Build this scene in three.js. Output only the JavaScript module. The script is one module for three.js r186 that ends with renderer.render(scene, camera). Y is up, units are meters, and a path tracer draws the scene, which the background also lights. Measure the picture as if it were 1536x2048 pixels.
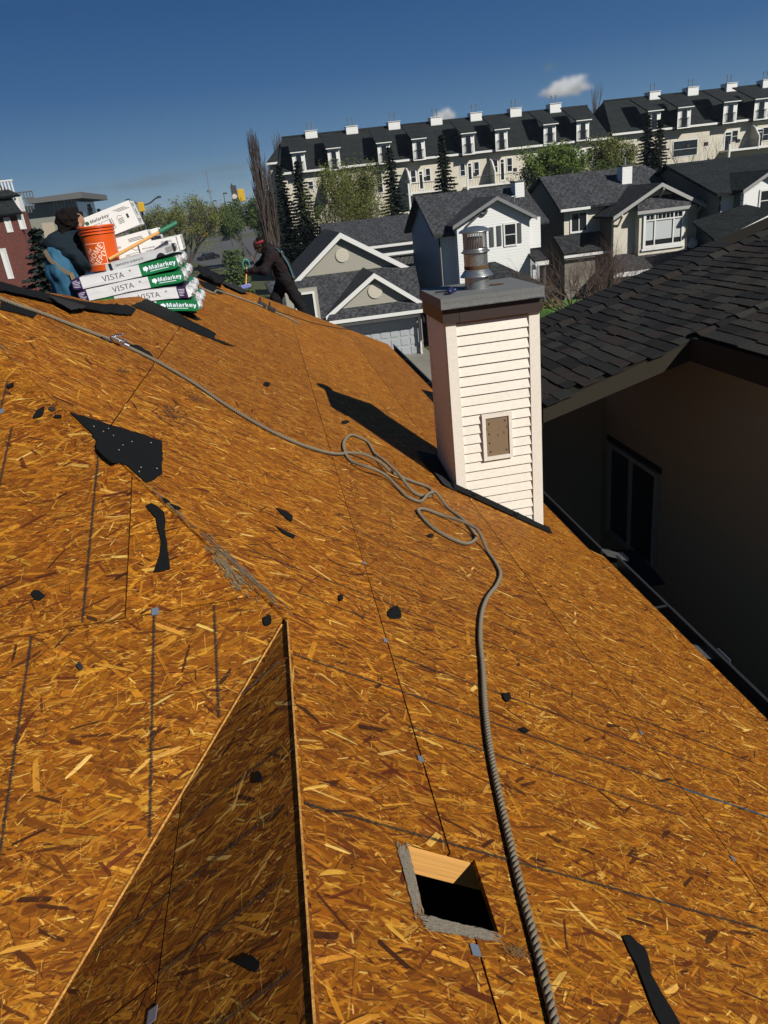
import * as THREE from 'three';
import { mergeGeometries, mergeVertices } from 'three/addons/utils/BufferGeometryUtils.js';
import { ImprovedNoise } from 'three/addons/math/ImprovedNoise.js';
import { RoundedBoxGeometry } from 'three/addons/geometries/RoundedBoxGeometry.js';

// ---------------------------------------------------------------- camera
const scene = new THREE.Scene();
const R = Math.PI / 180;
const camera = new THREE.PerspectiveCamera(70.9, 768 / 1024, 0.05, 9000);
const EYE = new THREE.Vector3(0, 9, 0);
const FPX = 1438, PITCH = 23.37 * R, ROLL = 6.57 * R, YAW = 6.48 * R;   // focal length in pixels of a 1536 x 2048 picture
const FW = new THREE.Vector3(Math.sin(YAW) * Math.cos(PITCH), -Math.sin(PITCH), -Math.cos(YAW) * Math.cos(PITCH));
const RT0 = new THREE.Vector3(Math.cos(YAW), 0, Math.sin(YAW)), UP0 = RT0.clone().cross(FW);
const RT = RT0.clone().multiplyScalar(Math.cos(ROLL)).addScaledVector(UP0, -Math.sin(ROLL));
const UP = RT0.clone().multiplyScalar(Math.sin(ROLL)).addScaledVector(UP0, Math.cos(ROLL));
camera.position.copy(EYE);
camera.quaternion.setFromRotationMatrix(new THREE.Matrix4().makeBasis(RT, UP, FW.clone().negate()));

// ---------------------------------------------------------------- sky and sun
const noise = new ImprovedNoise();
const fbm = (x, y, z, o = 4) => { let a = 0, w = .5, f = 1; for (let i = 0; i < o; i++) { a += w * noise.noise(x * f, y * f, z * f); w *= .5; f *= 2.03; } return a; };
const viewRay = (px, py) => FW.clone().multiplyScalar(FPX).addScaledVector(RT, px - 768).addScaledVector(UP, 1024 - py).normalize();
{
  const w = 2048, h = 1024, data = new Float32Array(w * h * 4);
  const lerp = (a, b, t) => a + (b - a) * Math.min(1, Math.max(0, t));
  const stops = [[-1, [.075, .09, .095]], [-.02, [.13, .19, .235]], [.0, [.215, .31, .375]], [.035, [.155, .265, .37]], [.075, [.088, .192, .335]], [.14, [.038, .118, .272]], [.22, [.022, .082, .222]], [.5, [.014, .06, .155]], [1, [.011, .05, .135]]];
  const clouds = [[1135, 180, .031, .0125, 1.0, .62], [1112, 186, .018, .008, 1, .5], [890, 236, .016, .008, .9, .5]].map(([px, py, a, b, s, v]) => ({ d: viewRay(px, py), a, b, s, v }));
  const streaks = [[318, 362, .085, .0035], [300, 372, .06, .003], [345, 349, .05, .0022], [455, 337, .05, .004], [470, 352, .03, .002], [180, 378, .03, .002], [1098, 133, .008, .004]].map(([px, py, a, b]) => ({ d: viewRay(px, py), a, b }));
  for (let j = 0; j < h; j++) for (let i = 0; i < w; i++) {
    const th = ((i + .5) / w - .5) * 2 * Math.PI, el = ((j + .5) / h - .5) * Math.PI;
    const x = Math.cos(el) * Math.cos(th), y = Math.sin(el), z = Math.cos(el) * Math.sin(th);
    let k = 0; while (k < stops.length - 2 && y > stops[k + 1][0]) k++;
    const t = (y - stops[k][0]) / (stops[k + 1][0] - stops[k][0]);
    const c = [0, 1, 2].map((q) => lerp(stops[k][1][q], stops[k + 1][1][q], t));
    if (y > -.02 && y < .3) {
      const d = new THREE.Vector3(x, y, z);
      for (const cl of clouds) {
        if (d.dot(cl.d) < .99) continue;
        const r = Math.hypot(cl.d.x, cl.d.z), tx = -cl.d.z / r, tz = cl.d.x / r;
        const u = (x * tx + z * tz) / cl.a, v = (y - cl.d.y) / (cl.b * (y < cl.d.y ? .62 : 1));
        const n = fbm(u * 1.7 + 3, v * 1.7, cl.a * 300, 5);
        const m = Math.min(1, Math.max(0, (1 - u * u - v * v + n * 1.25) * 2.2));
        const lit = .62 + .25 * Math.min(1, Math.max(-1, v)) + n * .5;
        for (let q = 0; q < 3; q++) c[q] = lerp(c[q], [.66, .67, .68][q] * lit * cl.s, m * .95);
      }
      for (const cl of streaks) {
        if (d.dot(cl.d) < .985) continue;
        const r = Math.hypot(cl.d.x, cl.d.z), tx = -cl.d.z / r, tz = cl.d.x / r;
        const u = (x * tx + z * tz) / cl.a, v = (y - cl.d.y) / cl.b;
        const n = fbm(u * 3, v * .8, 7, 4);
        const m = Math.min(1, Math.max(0, 1 - u * u - v * v + n * 1.5));
        for (let q = 0; q < 3; q++) c[q] = lerp(c[q], [.12, .175, .215][q], m * .6);
      }
    }
    data.set([c[0] * .83, c[1] * .83, c[2] * .83, 1], (j * w + i) * 4);
  }
  const sky = new THREE.DataTexture(data, w, h, THREE.RGBAFormat, THREE.FloatType);
  sky.mapping = THREE.EquirectangularReflectionMapping; sky.minFilter = sky.magFilter = THREE.LinearFilter; sky.needsUpdate = true;
  scene.background = sky; scene.environment = sky;
}
const sun = new THREE.DirectionalLight(new THREE.Color(1, .955, .87), 5);
sun.position.set(.505 * 120, .574 * 120, .645 * 120 - 30); sun.target.position.set(0, 0, -30);
sun.castShadow = true; sun.shadow.mapSize.set(4096, 4096);
Object.assign(sun.shadow.camera, { left: -110, right: 110, top: 110, bottom: -110, near: 1, far: 420 });
scene.add(sun, sun.target);
const renderer = new THREE.WebGLRenderer({ antialias: true });
renderer.setSize(768, 1024);
renderer.toneMapping = THREE.LinearToneMapping;
renderer.toneMappingExposure = 1.22;
renderer.shadowMap.enabled = true;

// ---------------------------------------------------------------- helpers
function mulberry(a) { return () => { a |= 0; a = (a + 0x6D2B79F5) | 0; let t = Math.imul(a ^ (a >>> 15), 1 | a); t = (t + Math.imul(t ^ (t >>> 7), 61 | t)) ^ t; return ((t ^ (t >>> 14)) >>> 0) / 4294967296; }; }
let rnd = mulberry(11);
const rr = (a, b) => a + (b - a) * rnd();
const V = (x, y, z) => new THREE.Vector3(x, y, z);
const lin = (r, g, b) => new THREE.Color().setRGB(r, g, b);
// points of the place that a line of sight meets: on a plane through p0 with normal n
function onPlane(p0, n, px, py) { const d = viewRay(px, py); return EYE.clone().addScaledVector(d, p0.clone().sub(EYE).dot(n) / d.dot(n)); }
const onZ = (z, px, py) => onPlane(V(0, 0, z), V(0, 0, 1), px, py);
const onX = (x, px, py) => onPlane(V(x, 0, 0), V(1, 0, 0), px, py);
const onY = (y, px, py) => onPlane(V(0, y, 0), V(0, 1, 0), px, py);

const taken = new Map();
function numbered(name) { const n = taken.get(name) || 0; taken.set(name, n + 1); return n ? name + '_' + String(n).padStart(3, '0') : name; }
function thing(name, label, category, pos = [0, 0, 0], group) {
  const o = new THREE.Group(); o.name = numbered(name); o.position.set(...pos); scene.add(o);
  o.userData = { label, category }; if (group) o.userData.group = group; return o;
}
function finish(m) { m.castShadow = true; m.receiveShadow = true; return m; }
function part(parent, name, geo, mat, label) { const m = finish(new THREE.Mesh(geo, mat)); m.name = name; if (label) m.userData.label = label; parent.add(m); return m; }
function single(name, label, category, geo, mat, group) {
  const m = finish(new THREE.Mesh(geo, mat)); m.name = numbered(name); m.userData = { label, category }; if (group) m.userData.group = group; scene.add(m); return m;
}
function setting(name, geo, mat) { const m = finish(new THREE.Mesh(geo, mat)); m.name = numbered(name); m.userData = { kind: 'structure' }; scene.add(m); return m; }

// a slab with the outline pts (counter-clockwise seen from outside) and a thickness behind it; uv in metres over `tile`
function slab(pts, th = .01, { uDir, uv0 = [0, 0], tile = 1, rot = false } = {}) {
  const n = V(0, 0, 0);
  for (let i = 0; i < pts.length; i++) { const a = pts[i], b = pts[(i + 1) % pts.length]; n.x += (a.y - b.y) * (a.z + b.z); n.y += (a.z - b.z) * (a.x + b.x); n.z += (a.x - b.x) * (a.y + b.y); }
  n.normalize();
  let u = (uDir ? uDir.clone() : (Math.abs(n.y) > .99 ? V(1, 0, 0) : V(0, 1, 0).cross(n))); u.addScaledVector(n, -u.dot(n)).normalize();
  const v = n.clone().cross(u);
  const p2 = pts.map((p) => new THREE.Vector2(p.dot(u), p.dot(v)));
  const tris = THREE.ShapeUtils.triangulateShape(p2, []);
  const pos = [], uvs = [], nor = [];
  const put = (p, m, du = 0, dv = 0) => { pos.push(p.x, p.y, p.z); nor.push(m.x, m.y, m.z); const a = p.dot(u) + du, b = p.dot(v) + dv; uvs.push((rot ? b : a) / tile + uv0[0], (rot ? a : b) / tile + uv0[1]); };
  for (const t of tris) for (const i of t) put(pts[i], n);
  const back = pts.map((p) => p.clone().addScaledVector(n, -th)), nn = n.clone().negate();
  for (const t of tris) for (const i of [t[0], t[2], t[1]]) put(back[i], nn);
  for (let i = 0; i < pts.length; i++) {
    const j = (i + 1) % pts.length, e = pts[j].clone().sub(pts[i]); if (e.lengthSq() < 1e-12) continue;
    const m = e.cross(n).normalize();
    for (const [p, b] of [[pts[i], 0], [back[i], 1], [pts[j], 0], [pts[j], 0], [back[i], 1], [back[j], 1]]) put(p, m, b * m.dot(u) * th, b * m.dot(v) * th);
  }
  const g = new THREE.BufferGeometry();
  g.setAttribute('position', new THREE.Float32BufferAttribute(pos, 3)); g.setAttribute('normal', new THREE.Float32BufferAttribute(nor, 3)); g.setAttribute('uv', new THREE.Float32BufferAttribute(uvs, 2));
  return g;
}
// a box between two corners, uv in metres
function box(x0, y0, z0, x1, y1, z1, tile = 1) {
  [x0, x1] = [Math.min(x0, x1), Math.max(x0, x1)]; [y0, y1] = [Math.min(y0, y1), Math.max(y0, y1)]; [z0, z1] = [Math.min(z0, z1), Math.max(z0, z1)];
  const g = new THREE.BoxGeometry(x1 - x0, y1 - y0, z1 - z0); g.translate((x0 + x1) / 2, (y0 + y1) / 2, (z0 + z1) / 2);
  const p = g.attributes.position, n = g.attributes.normal, t = g.attributes.uv;
  for (let i = 0; i < p.count; i++) {
    const X = p.getX(i), Y = p.getY(i), Z = p.getZ(i);
    if (Math.abs(n.getX(i)) > .5) t.setXY(i, Z / tile, Y / tile); else if (Math.abs(n.getY(i)) > .5) t.setXY(i, X / tile, Z / tile); else t.setXY(i, X / tile, Y / tile);
  }
  return g;
}
// a round bar between two points
function bar(a, b, r, r2 = r, seg = 8) {
  const d = b.clone().sub(a), g = new THREE.CylinderGeometry(r2, r, d.length(), seg, 1); g.translate(0, d.length() / 2, 0);
  g.applyQuaternion(new THREE.Quaternion().setFromUnitVectors(V(0, 1, 0), d.normalize())); g.translate(a.x, a.y, a.z); return g;
}
const merge = (list) => mergeGeometries(list.map((g) => (g.index ? g.toNonIndexed() : g)), false);
// clip a polygon (subject, 2D points) by a convex one: axis rectangle
function clipRect(poly, x0, x1, y0, y1) {
  const cut = (pts, inside, mix) => { const out = []; for (let i = 0; i < pts.length; i++) { const a = pts[i], b = pts[(i + 1) % pts.length], A = inside(a), B = inside(b); if (A) out.push(a); if (A !== B) out.push(mix(a, b)); } return out; };
  const mx = (v) => (a, b) => { const t = (v - a[0]) / (b[0] - a[0]); return [v, a[1] + t * (b[1] - a[1])]; };
  const my = (v) => (a, b) => { const t = (v - a[1]) / (b[1] - a[1]); return [a[0] + t * (b[0] - a[0]), v]; };
  let p = cut(poly, (q) => q[0] >= x0, mx(x0)); p = cut(p, (q) => q[0] <= x1, mx(x1)); p = cut(p, (q) => q[1] >= y0, my(y0)); p = cut(p, (q) => q[1] <= y1, my(y1));
  const out = p.filter((q, i) => Math.hypot(q[0] - p[(i + 1) % p.length][0], q[1] - p[(i + 1) % p.length][1]) > 1e-5);
  return out;
}
const area2 = (p) => { let a = 0; for (let i = 0; i < p.length; i++) { const q = p[(i + 1) % p.length]; a += p[i][0] * q[1] - q[0] * p[i][1]; } return a / 2; };

// ---------------------------------------------------------------- textures and materials
function canvas(w, h, draw) { const c = document.createElement('canvas'); c.width = w; c.height = h; draw(c.getContext('2d'), w, h); return c; }
function tex(c, srgb = true, rx = 1, ry = 1) { const t = new THREE.CanvasTexture(c); if (srgb) t.colorSpace = THREE.SRGBColorSpace; t.wrapS = t.wrapT = THREE.RepeatWrapping; t.repeat.set(rx, ry); t.anisotropy = 8; return t; }
// every base colour passes through one scale, lowered so that shade comes out deeper
const BASE = .885;
const scaled = (m) => { m.color.multiplyScalar(BASE); return m; };
const dull = (o) => scaled(new THREE.MeshPhysicalMaterial({ roughness: .9, metalness: 0, specularIntensity: .25, ...o }));
const std = (o) => scaled(new THREE.MeshStandardMaterial({ roughness: .8, metalness: 0, ...o }));

// oriented strand board: thousands of overlapping wood strands with their own grain, on a sheet 2.44 m square
const OSB_TILE = 2.44;
function makeOsb(seed) {
  const r = mulberry(seed), N = 2048, mm = N / 2440;
  const body = [[154, 94, 12, 26], [138, 80, 8, 28], [118, 64, 6, 18], [170, 108, 20, 18], [98, 50, 6, 6], [184, 124, 30, 11], [200, 142, 46, 6]], pale = [[208, 154, 60], [230, 182, 90], [194, 136, 42], [240, 200, 112]], dark = [[70, 34, 7], [86, 36, 9], [56, 27, 7], [98, 44, 12]];
  const total = body.reduce((q, p) => q + p[3], 0);
  const pick = () => { let t = r() * total; for (const p of body) { t -= p[3]; if (t < 0) return p; } return body[0]; };
  const cc = document.createElement('canvas'), bc = document.createElement('canvas'); cc.width = cc.height = bc.width = bc.height = N;
  const a = cc.getContext('2d'), b = bc.getContext('2d');
  a.fillStyle = 'rgb(132,76,8)'; a.fillRect(0, 0, N, N); b.fillStyle = 'rgb(100,100,100)'; b.fillRect(0, 0, N, N);
  const gauss = () => r() + r() + r() + r() - 2;
  const rgb = (c, f, al) => `rgba(${Math.min(255, c[0] * f) | 0},${Math.min(255, c[1] * f) | 0},${Math.min(255, c[2] * f) | 0},${al})`;
  function strand(x, y, L, W, col, al, grain, h, edge) {
    const ang = r() < .25 ? r() * Math.PI : gauss() * .72, k = .9 + .2 * r(), c = [col[0] * k, col[1] * k * (.96 + .08 * r()), col[2] * k];
    const s1 = (r() - .5) * W * 1.8, s2 = (r() - .5) * W * 1.8, jag = r() * W * .6, bow = (r() - .5) * W * .5;
    for (const ox of [-N, 0, N]) for (const oy of [-N, 0, N]) {
      if (x + ox < -L || x + ox > N + L || y + oy < -L || y + oy > N + L) continue;
      for (const g of [a, b]) {
        g.save(); g.translate(x + ox, y + oy); g.rotate(ang); g.fillStyle = g === a ? rgb(c, 1, al) : `rgb(${h | 0},${h | 0},${h | 0})`;
        g.beginPath(); g.moveTo(-L / 2 + s1, -W / 2); g.quadraticCurveTo(0, -W / 2 + bow, L / 2 + s2, -W / 2 + jag * .3); g.lineTo(L / 2 - s2 + jag, W * .1); g.lineTo(L / 2 - s2, W / 2); g.quadraticCurveTo(0, W / 2 + bow, -L / 2 - s1, W / 2 - jag * .3); g.lineTo(-L / 2 - jag, 0); g.closePath(); g.fill();
        if (g === a) {
          for (let i = 0; i < grain; i++) { const yy = (r() - .5) * W * .92, q = -L * .48 + r() * L * .35; a.strokeStyle = rgb(c, r() < .55 ? .78 : 1.2, .5); a.lineWidth = .5 + r(); a.beginPath(); a.moveTo(q, yy); a.lineTo(q + L * (.15 + .5 * r()), yy + (r() - .5) * W * .1); a.stroke(); }
          if (edge) { a.strokeStyle = `rgba(38,18,5,${edge})`; a.lineWidth = .9 + r() * 1.2; a.beginPath(); a.moveTo(-L / 2 - s1, W / 2); a.quadraticCurveTo(0, W / 2 + bow, L / 2 - s2, W / 2); a.stroke(); }  // small shadow under the strand, painted as a dark line on one edge
        }
        g.restore();
      }
    }
  }
  const P = () => [r() * N, r() * N], patch = (x, y) => { const t = x / N * 2 * Math.PI, u = y / N * 2 * Math.PI; return fbm(Math.cos(t) * 1.9 + seed, Math.sin(t) * 1.9 + Math.cos(u) * 1.9, Math.sin(u) * 1.9, 3); };
  for (let i = 0; i < 13000; i++) { const [x, y] = P(); strand(x, y, (40 + 75 * r()) * mm, (6 + 20 * r() * r()) * mm, pick(), (.5 + .45 * r()).toFixed(2), 4, 90 + 70 * r(), r() < .25 ? .4 : 0); }
  for (let i = 0; i < 30000; i++) { const [x, y] = P(), f = patch(x, y); if (f < rrOf(r, -.12, .12)) continue; const t = r(), c = t < .2 ? pale[(r() * 4) | 0] : t < .42 ? dark[(r() * 4) | 0] : pick(); strand(x, y, (7 + 38 * r() * r()) * mm, (1 + 4.5 * r()) * mm, c, .9, 0, 60 + 140 * r(), 0); }
  for (let i = 0; i < 2600; i++) { const [x, y] = P(); strand(x, y, (40 + 85 * r()) * mm, (6 + 18 * r() * r()) * mm, pick(), .92, 5, 120 + 60 * r(), r() < .5 ? .6 : 0); }
  for (let i = 0; i < 5200; i++) { const [x, y] = P(); strand(x, y, (18 + 60 * r()) * mm, (.9 + 2.4 * r()) * mm, r() < .7 ? pale[(r() * 3) | 0] : dark[(r() * 4) | 0], .62, 0, 130 + 50 * r(), 0); }
  for (let i = 0; i < 620; i++) { const [x, y] = P(), big = r() < .3; strand(x, y, (big ? 45 + 60 * r() : 15 + 35 * r()) * mm, (big ? 6 + 11 * r() : 2 + 5 * r()) * mm, pale[(r() * 4) | 0], (.55 + .4 * r()).toFixed(2), 7, 190 + 40 * r(), r() < .7 ? .6 : 0); }
  for (let i = 0; i < 330; i++) { const [x, y] = P(); strand(x, y, (30 + 70 * r()) * mm, (5 + 17 * r() * r()) * mm, dark[(r() * 4) | 0], .85, 3, 70, 0); }
  for (let i = 0; i < 9000; i++) { const [x, y] = P(); strand(x, y, (6 + 26 * r()) * mm, (.8 + 1.6 * r()) * mm, r() < .4 ? pale[(r() * 4) | 0] : dark[(r() * 4) | 0], .8, 0, 120, 0); }
  return [cc, bc];
}
const rrOf = (r, lo, hi) => lo + (hi - lo) * r();
const osbSets = [101, 202].map((s) => makeOsb(s));
const osbMats = osbSets.flatMap(([c, b]) => { const m = tex(c), n = tex(b, false); return [[.82, .79, .76], [.9, .85, .78], [.77, .72, .7]].map(([x, y, z]) => dull({ specularIntensity: .4, color: lin(x, y, z), map: m, bumpMap: n, bumpScale: .0026, roughness: .75 })); });

function speckle(w, h, base, spread, n, seed, size = [1, 3]) {
  const r = mulberry(seed);
  return canvas(w, h, (g) => { g.fillStyle = `rgb(${base})`; g.fillRect(0, 0, w, h); for (let i = 0; i < n; i++) { const k = 1 + (r() - .5) * spread; g.fillStyle = `rgba(${base.map((c) => Math.max(0, Math.min(255, c * k)) | 0)},.7)`; const s = size[0] + r() * (size[1] - size[0]); g.fillRect(r() * w, r() * h, s * (1 + r()), s); } });
}
// asphalt shingles seen from afar: granule tabs in courses, 2 m square
function shingleCanvas(base, seed, rows = 14) {
  const r = mulberry(seed);
  return canvas(1024, 1024, (g, w, h) => {
    g.fillStyle = `rgb(${base})`; g.fillRect(0, 0, w, h); const ch = h / rows;
    for (let j = 0; j < rows; j++) { let x = 0; while (x < w) { const tw = 30 + r() * 70, k = .72 + .56 * r(); g.fillStyle = `rgb(${base.map((c) => Math.min(255, c * k) | 0)})`; g.fillRect(x, j * ch, tw, ch); x += tw; } }
    for (let i = 0; i < 26000; i++) { const k = .5 + r(); g.fillStyle = `rgba(${base.map((c) => Math.min(255, c * k) | 0)},.5)`; g.fillRect(r() * w, r() * h, 2 + r() * 2, 2); }
  });
}
const shingleBump = canvas(64, 1024, (g, w, h) => { for (let j = 0; j < 14; j++) { const gr = g.createLinearGradient(0, j * h / 14, 0, (j + 1) * h / 14); gr.addColorStop(0, 'rgb(40,40,40)'); gr.addColorStop(1, 'rgb(220,220,220)'); g.fillStyle = gr; g.fillRect(0, j * h / 14, w, h / 14 + 1); } });
const shingleMat = (base, seed) => dull({ map: tex(shingleCanvas(base, seed)), bumpMap: tex(shingleBump, false), bumpScale: .012, roughness: .95 });
const M = {
  shingleGrey: shingleMat([62, 63, 66], 5), shingleDark: shingleMat([45, 47, 49], 6), shingleTown: shingleMat([37, 40, 41], 7),
  white: std({ color: lin(.66, .665, .65), roughness: .55 }), cream: std({ color: lin(.52, .48, .39), roughness: .6 }), beige: std({ color: lin(.3, .285, .235), roughness: .7 }),
  shadedWhite: std({ color: lin(.3, .32, .36), roughness: .6 }), trim: std({ color: lin(.64, .64, .62), roughness: .5 }), darkTrim: dull({ color: lin(.03, .03, .032), roughness: .6 }),  // first entry is white siding with its shade mixed into the colour
  glass: std({ color: lin(.012, .015, .018), roughness: .06 }), blind: std({ color: lin(.42, .44, .45), roughness: .7 }), shutter: std({ color: lin(.05, .055, .06), roughness: .6 }),
  stucco: std({ color: lin(.2, .185, .155), map: tex(speckle(256, 256, [235, 235, 235], .25, 5000, 31)), roughness: .95 }),
  felt: new THREE.MeshPhysicalMaterial({ specularIntensity: .35, color: lin(.0055, .0057, .0058), map: tex(speckle(256, 256, [225, 225, 225], .5, 5000, 32)), roughness: .85 }),
  feltGrey: dull({ color: lin(.035, .035, .037), map: tex(speckle(256, 256, [220, 220, 220], .6, 5000, 33)), roughness: .9 }),
  black: std({ color: lin(.006, .006, .006), roughness: .9 }),
  gutter: std({ color: lin(.035, .037, .04), roughness: .45, metalness: .3 }),
  galv: std({ color: lin(.42, .43, .43), roughness: .42, metalness: .85, roughnessMap: tex(speckle(256, 256, [190, 190, 190], .7, 3000, 34, [2, 9]), false) }),
  chrome: std({ color: lin(.6, .6, .6), roughness: .22, metalness: 1 }),
  clip: std({ color: lin(.28, .33, .4), roughness: .4, metalness: .6 }),
};
const woodCanvas = (base, seed, knots = 2) => { const r = mulberry(seed); return canvas(512, 512, (g, w, h) => { g.fillStyle = `rgb(${base})`; g.fillRect(0, 0, w, h); for (let i = 0; i < 260; i++) { const k = .8 + .35 * r(), y = r() * h; g.strokeStyle = `rgba(${base.map((c) => Math.min(255, c * k) | 0)},.5)`; g.lineWidth = .6 + r() * 2.5; g.beginPath(); g.moveTo(0, y); g.bezierCurveTo(w * .3, y + (r() - .5) * 14, w * .7, y + (r() - .5) * 14, w, y + (r() - .5) * 8); g.stroke(); } for (let i = 0; i < knots; i++) { const x = r() * w, y = r() * h; for (let q = 5; q > 0; q--) { g.fillStyle = `rgba(${base.map((c) => c * (.5 + .07 * q) | 0)},.5)`; g.beginPath(); g.ellipse(x, y, 5 * q, 3 * q, 0, 0, 7); g.fill(); } } }); };
M.pine = std({ map: tex(woodCanvas([214, 158, 86], 41)), roughness: .7 });
M.greyWood = std({ map: tex(woodCanvas([126, 112, 92], 42, 4), true, 3, 1), roughness: .9 });
// ---------------------------------------------------------------- the stripped roof that the photographer stands on
const CA = .83205, SA = .5547, NM = V(SA, CA, 0);
const roofPt = (s, z, off = 0) => V(s * CA, 7.66594 - .66667 * s * CA, z).addScaledVector(NM, off);      // main slope, falls to +x
const P0 = V(-.133, 7.7546, -2.104), NL = V(0, .8944, .4472), ND = V(-SA, CA, 0);
const leftPt = (x, w, off = 0) => V(x, P0.y + w * .4472, P0.z - w * .8944).addScaledVector(NL, off);     // slope that falls to +z
const darkPt = (q, z, off = 0) => V(P0.x - q * CA, P0.y - q * SA, z).addScaledVector(ND, off);            // slope that falls to -x
const onRoof = (px, py) => { const p = onPlane(roofPt(0, 0), NM, px, py); return [p.x / CA, p.z]; };
const onLeft = (px, py) => { const p = onPlane(P0, NL, px, py); return [p.x, (P0.z - p.z) / .8944]; };
const onDark = (px, py) => { const p = onPlane(P0, ND, px, py); return [(P0.x - p.x) / CA, p.z]; };
const slopes = { main: [roofPt, onRoof, NM], left: [leftPt, onLeft, NL], dark: [darkPt, onDark, ND] };
function upSlab(pts, th, o) {   // the same slab, turned so that its face looks up
  const n = V(0, 0, 0); for (let i = 0; i < pts.length; i++) { const a = pts[i], b = pts[(i + 1) % pts.length]; n.y += (a.z - b.z) * (a.x + b.x); }
  return slab(n.y < 0 ? pts.slice().reverse() : pts, th, o);
}
const house = thing('stripped_house', 'house with its roof stripped to bare orange strand board sheathing', 'house');
const TH = .0115, GAP = .0027;
function sheathe(toPt, poly, rows, breaks, uDir, lift = 0, seed = 1) {
  const r = mulberry(seed);
  rows.forEach(([a0, a1], ri) => {
    for (let k = 0; k < breaks[ri].length - 1; k++) {
      const b0 = breaks[ri][k], b1 = breaks[ri][k + 1];
      let p = toPt === leftPt ? clipRect(poly, b0 + GAP, b1 - GAP, a0 + GAP, a1 - GAP) : clipRect(poly, a0 + GAP, a1 - GAP, b0 + GAP, b1 - GAP);
      if (p.length < 3 || Math.abs(area2(p)) < .004) continue;
      if (toPt === roofPt) p = notch(p, a0, a1);
      const dz = (r() - .5) * .003;
      part(house, 'sheathing_panel', upSlab(p.map((q) => toPt(q[0], q[1], lift + dz)), TH, { uDir, tile: OSB_TILE, uv0: [r(), r()] }), osbMats[(r() * osbMats.length) | 0]);
    }
  });
}
// the square vent hole straddles the joint between two rows
const HOLE = { s0: .129, s1: .322, z0: -1.262, z1: -1.062 };
function notch(p, a0, a1) {
  const e = Math.abs(a1 - .25) < .001 ? a1 - GAP : Math.abs(a0 - .25) < .001 ? a0 + GAP : null;
  if (e === null) return p;
  const inner = e < .25 ? HOLE.s0 : HOLE.s1, out = [];
  for (let i = 0; i < p.length; i++) {
    const a = p[i], b = p[(i + 1) % p.length]; out.push(a);
    if (Math.abs(a[0] - e) < 1e-6 && Math.abs(b[0] - e) < 1e-6 && Math.min(a[1], b[1]) < HOLE.z0 && Math.max(a[1], b[1]) > HOLE.z1) {
      const up = b[1] > a[1], z0 = up ? HOLE.z0 : HOLE.z1, z1 = up ? HOLE.z1 : HOLE.z0;
      out.push([e, z0], [inner, z0], [inner, z1], [e, z1]);
    }
  }
  return out;
}
const steps = (from, to, first, step = 2.44) => { const o = [from]; for (let v = first; v < to - .05; v += step) if (v > from + .05) o.push(v); o.push(to); return o; };
const EDGE = [[-1.167, -10.996], [-1.14, -9.2], [-1.35, -7.2], [-1.587, -5.72], [-1.725, -5.53], [-1.97, -4.92], [-2.344, -4.54]];   // the crest, from the far hip to the near hip
const mainPoly = [[2.84, 3], [2.84, -5.05], [2.69, -5.05], [2.69, -15.3], ...EDGE, [-.15, -2.115], [-.15, 3]];
sheathe(roofPt, mainPoly, [[-3.41, -2.19], [-2.19, -.97], [-.97, .25], [.25, 1.47], [1.47, 2.69]],
  [steps(-16, 3, -3.6), steps(-16, 3, -14.2), steps(-16, 3, -14.06), steps(-16, 3, -14.9), steps(-16, 3, -13.35)], V(CA, -SA, 0), 0, 3);
sheathe(roofPt, [[2.69, 3], [2.84, 3], [2.84, -5.05], [2.69, -5.05]], [[2.69, 2.84]], [[-5.05, -2.6, -.2, 3]], V(CA, -SA, 0), 0, 4);
sheathe(leftPt, [[-.14, .004], [-1.955, 2.724], [-7, 2.724], [-7, -4.03], [-2.828, -4.03]], [[-4.768, -3.548], [-3.548, -2.328], [-2.328, -1.108], [-1.108, .112], [.112, 1.332], [1.332, 2.724]],
  [steps(-7, 0, -5.2), steps(-7, 0, -4.1), steps(-7, 0, -5.4), steps(-7, 0, -3.9), steps(-7, 0, -3.1), steps(-7, 0, -4.4)], V(1, 0, 0), .006, 5);
sheathe(darkPt, [[-.013, -2.1], [0, -2.1], [3.249, 1.5], [-.013, 1.5]], [[-.809, .411], [.411, 1.631], [1.631, 2.851], [2.851, 4.1]], [[-2.3, -1.86, .58, 1.6], [-2.3, -1.1, 1.34, 1.6], [-2, .4, 1.6], [-2, 1.6]], V(-CA, -SA, 0), .0, 6);
// fresh cut edges of the sheets: along the valley and along the low ridge
{
  const raw = std({ map: tex(speckle(128, 128, [178, 128, 60], .6, 2500, 62, [1, 4])), roughness: .9 });
  const edge = (a, b, n, side, w, h) => { const s = side.clone().multiplyScalar(w); part(house, 'panel_edge', upSlab([a, b, b.clone().add(s), a.clone().add(s)].map((p) => p.clone().addScaledVector(n, h)), .006, { tile: .2 }), raw); };
  const vd = V(-1, -.6667, 1.3333).normalize(), vn = V(-.45, .85, .3).normalize();
  edge(P0.clone().addScaledVector(vd, .02), P0.clone().addScaledVector(vd, 3.2), vn, vn.clone().cross(vd).normalize(), .0036, .006);
  edge(darkPt(-.014, -2.08), darkPt(-.014, -1.872), V(0, 1, 0), V(-1, 0, 0), .0045, .006); edge(darkPt(-.014, -1.862), darkPt(-.014, 1.5), V(0, 1, 0), V(-1, 0, 0), .0045, .004);
}
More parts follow.
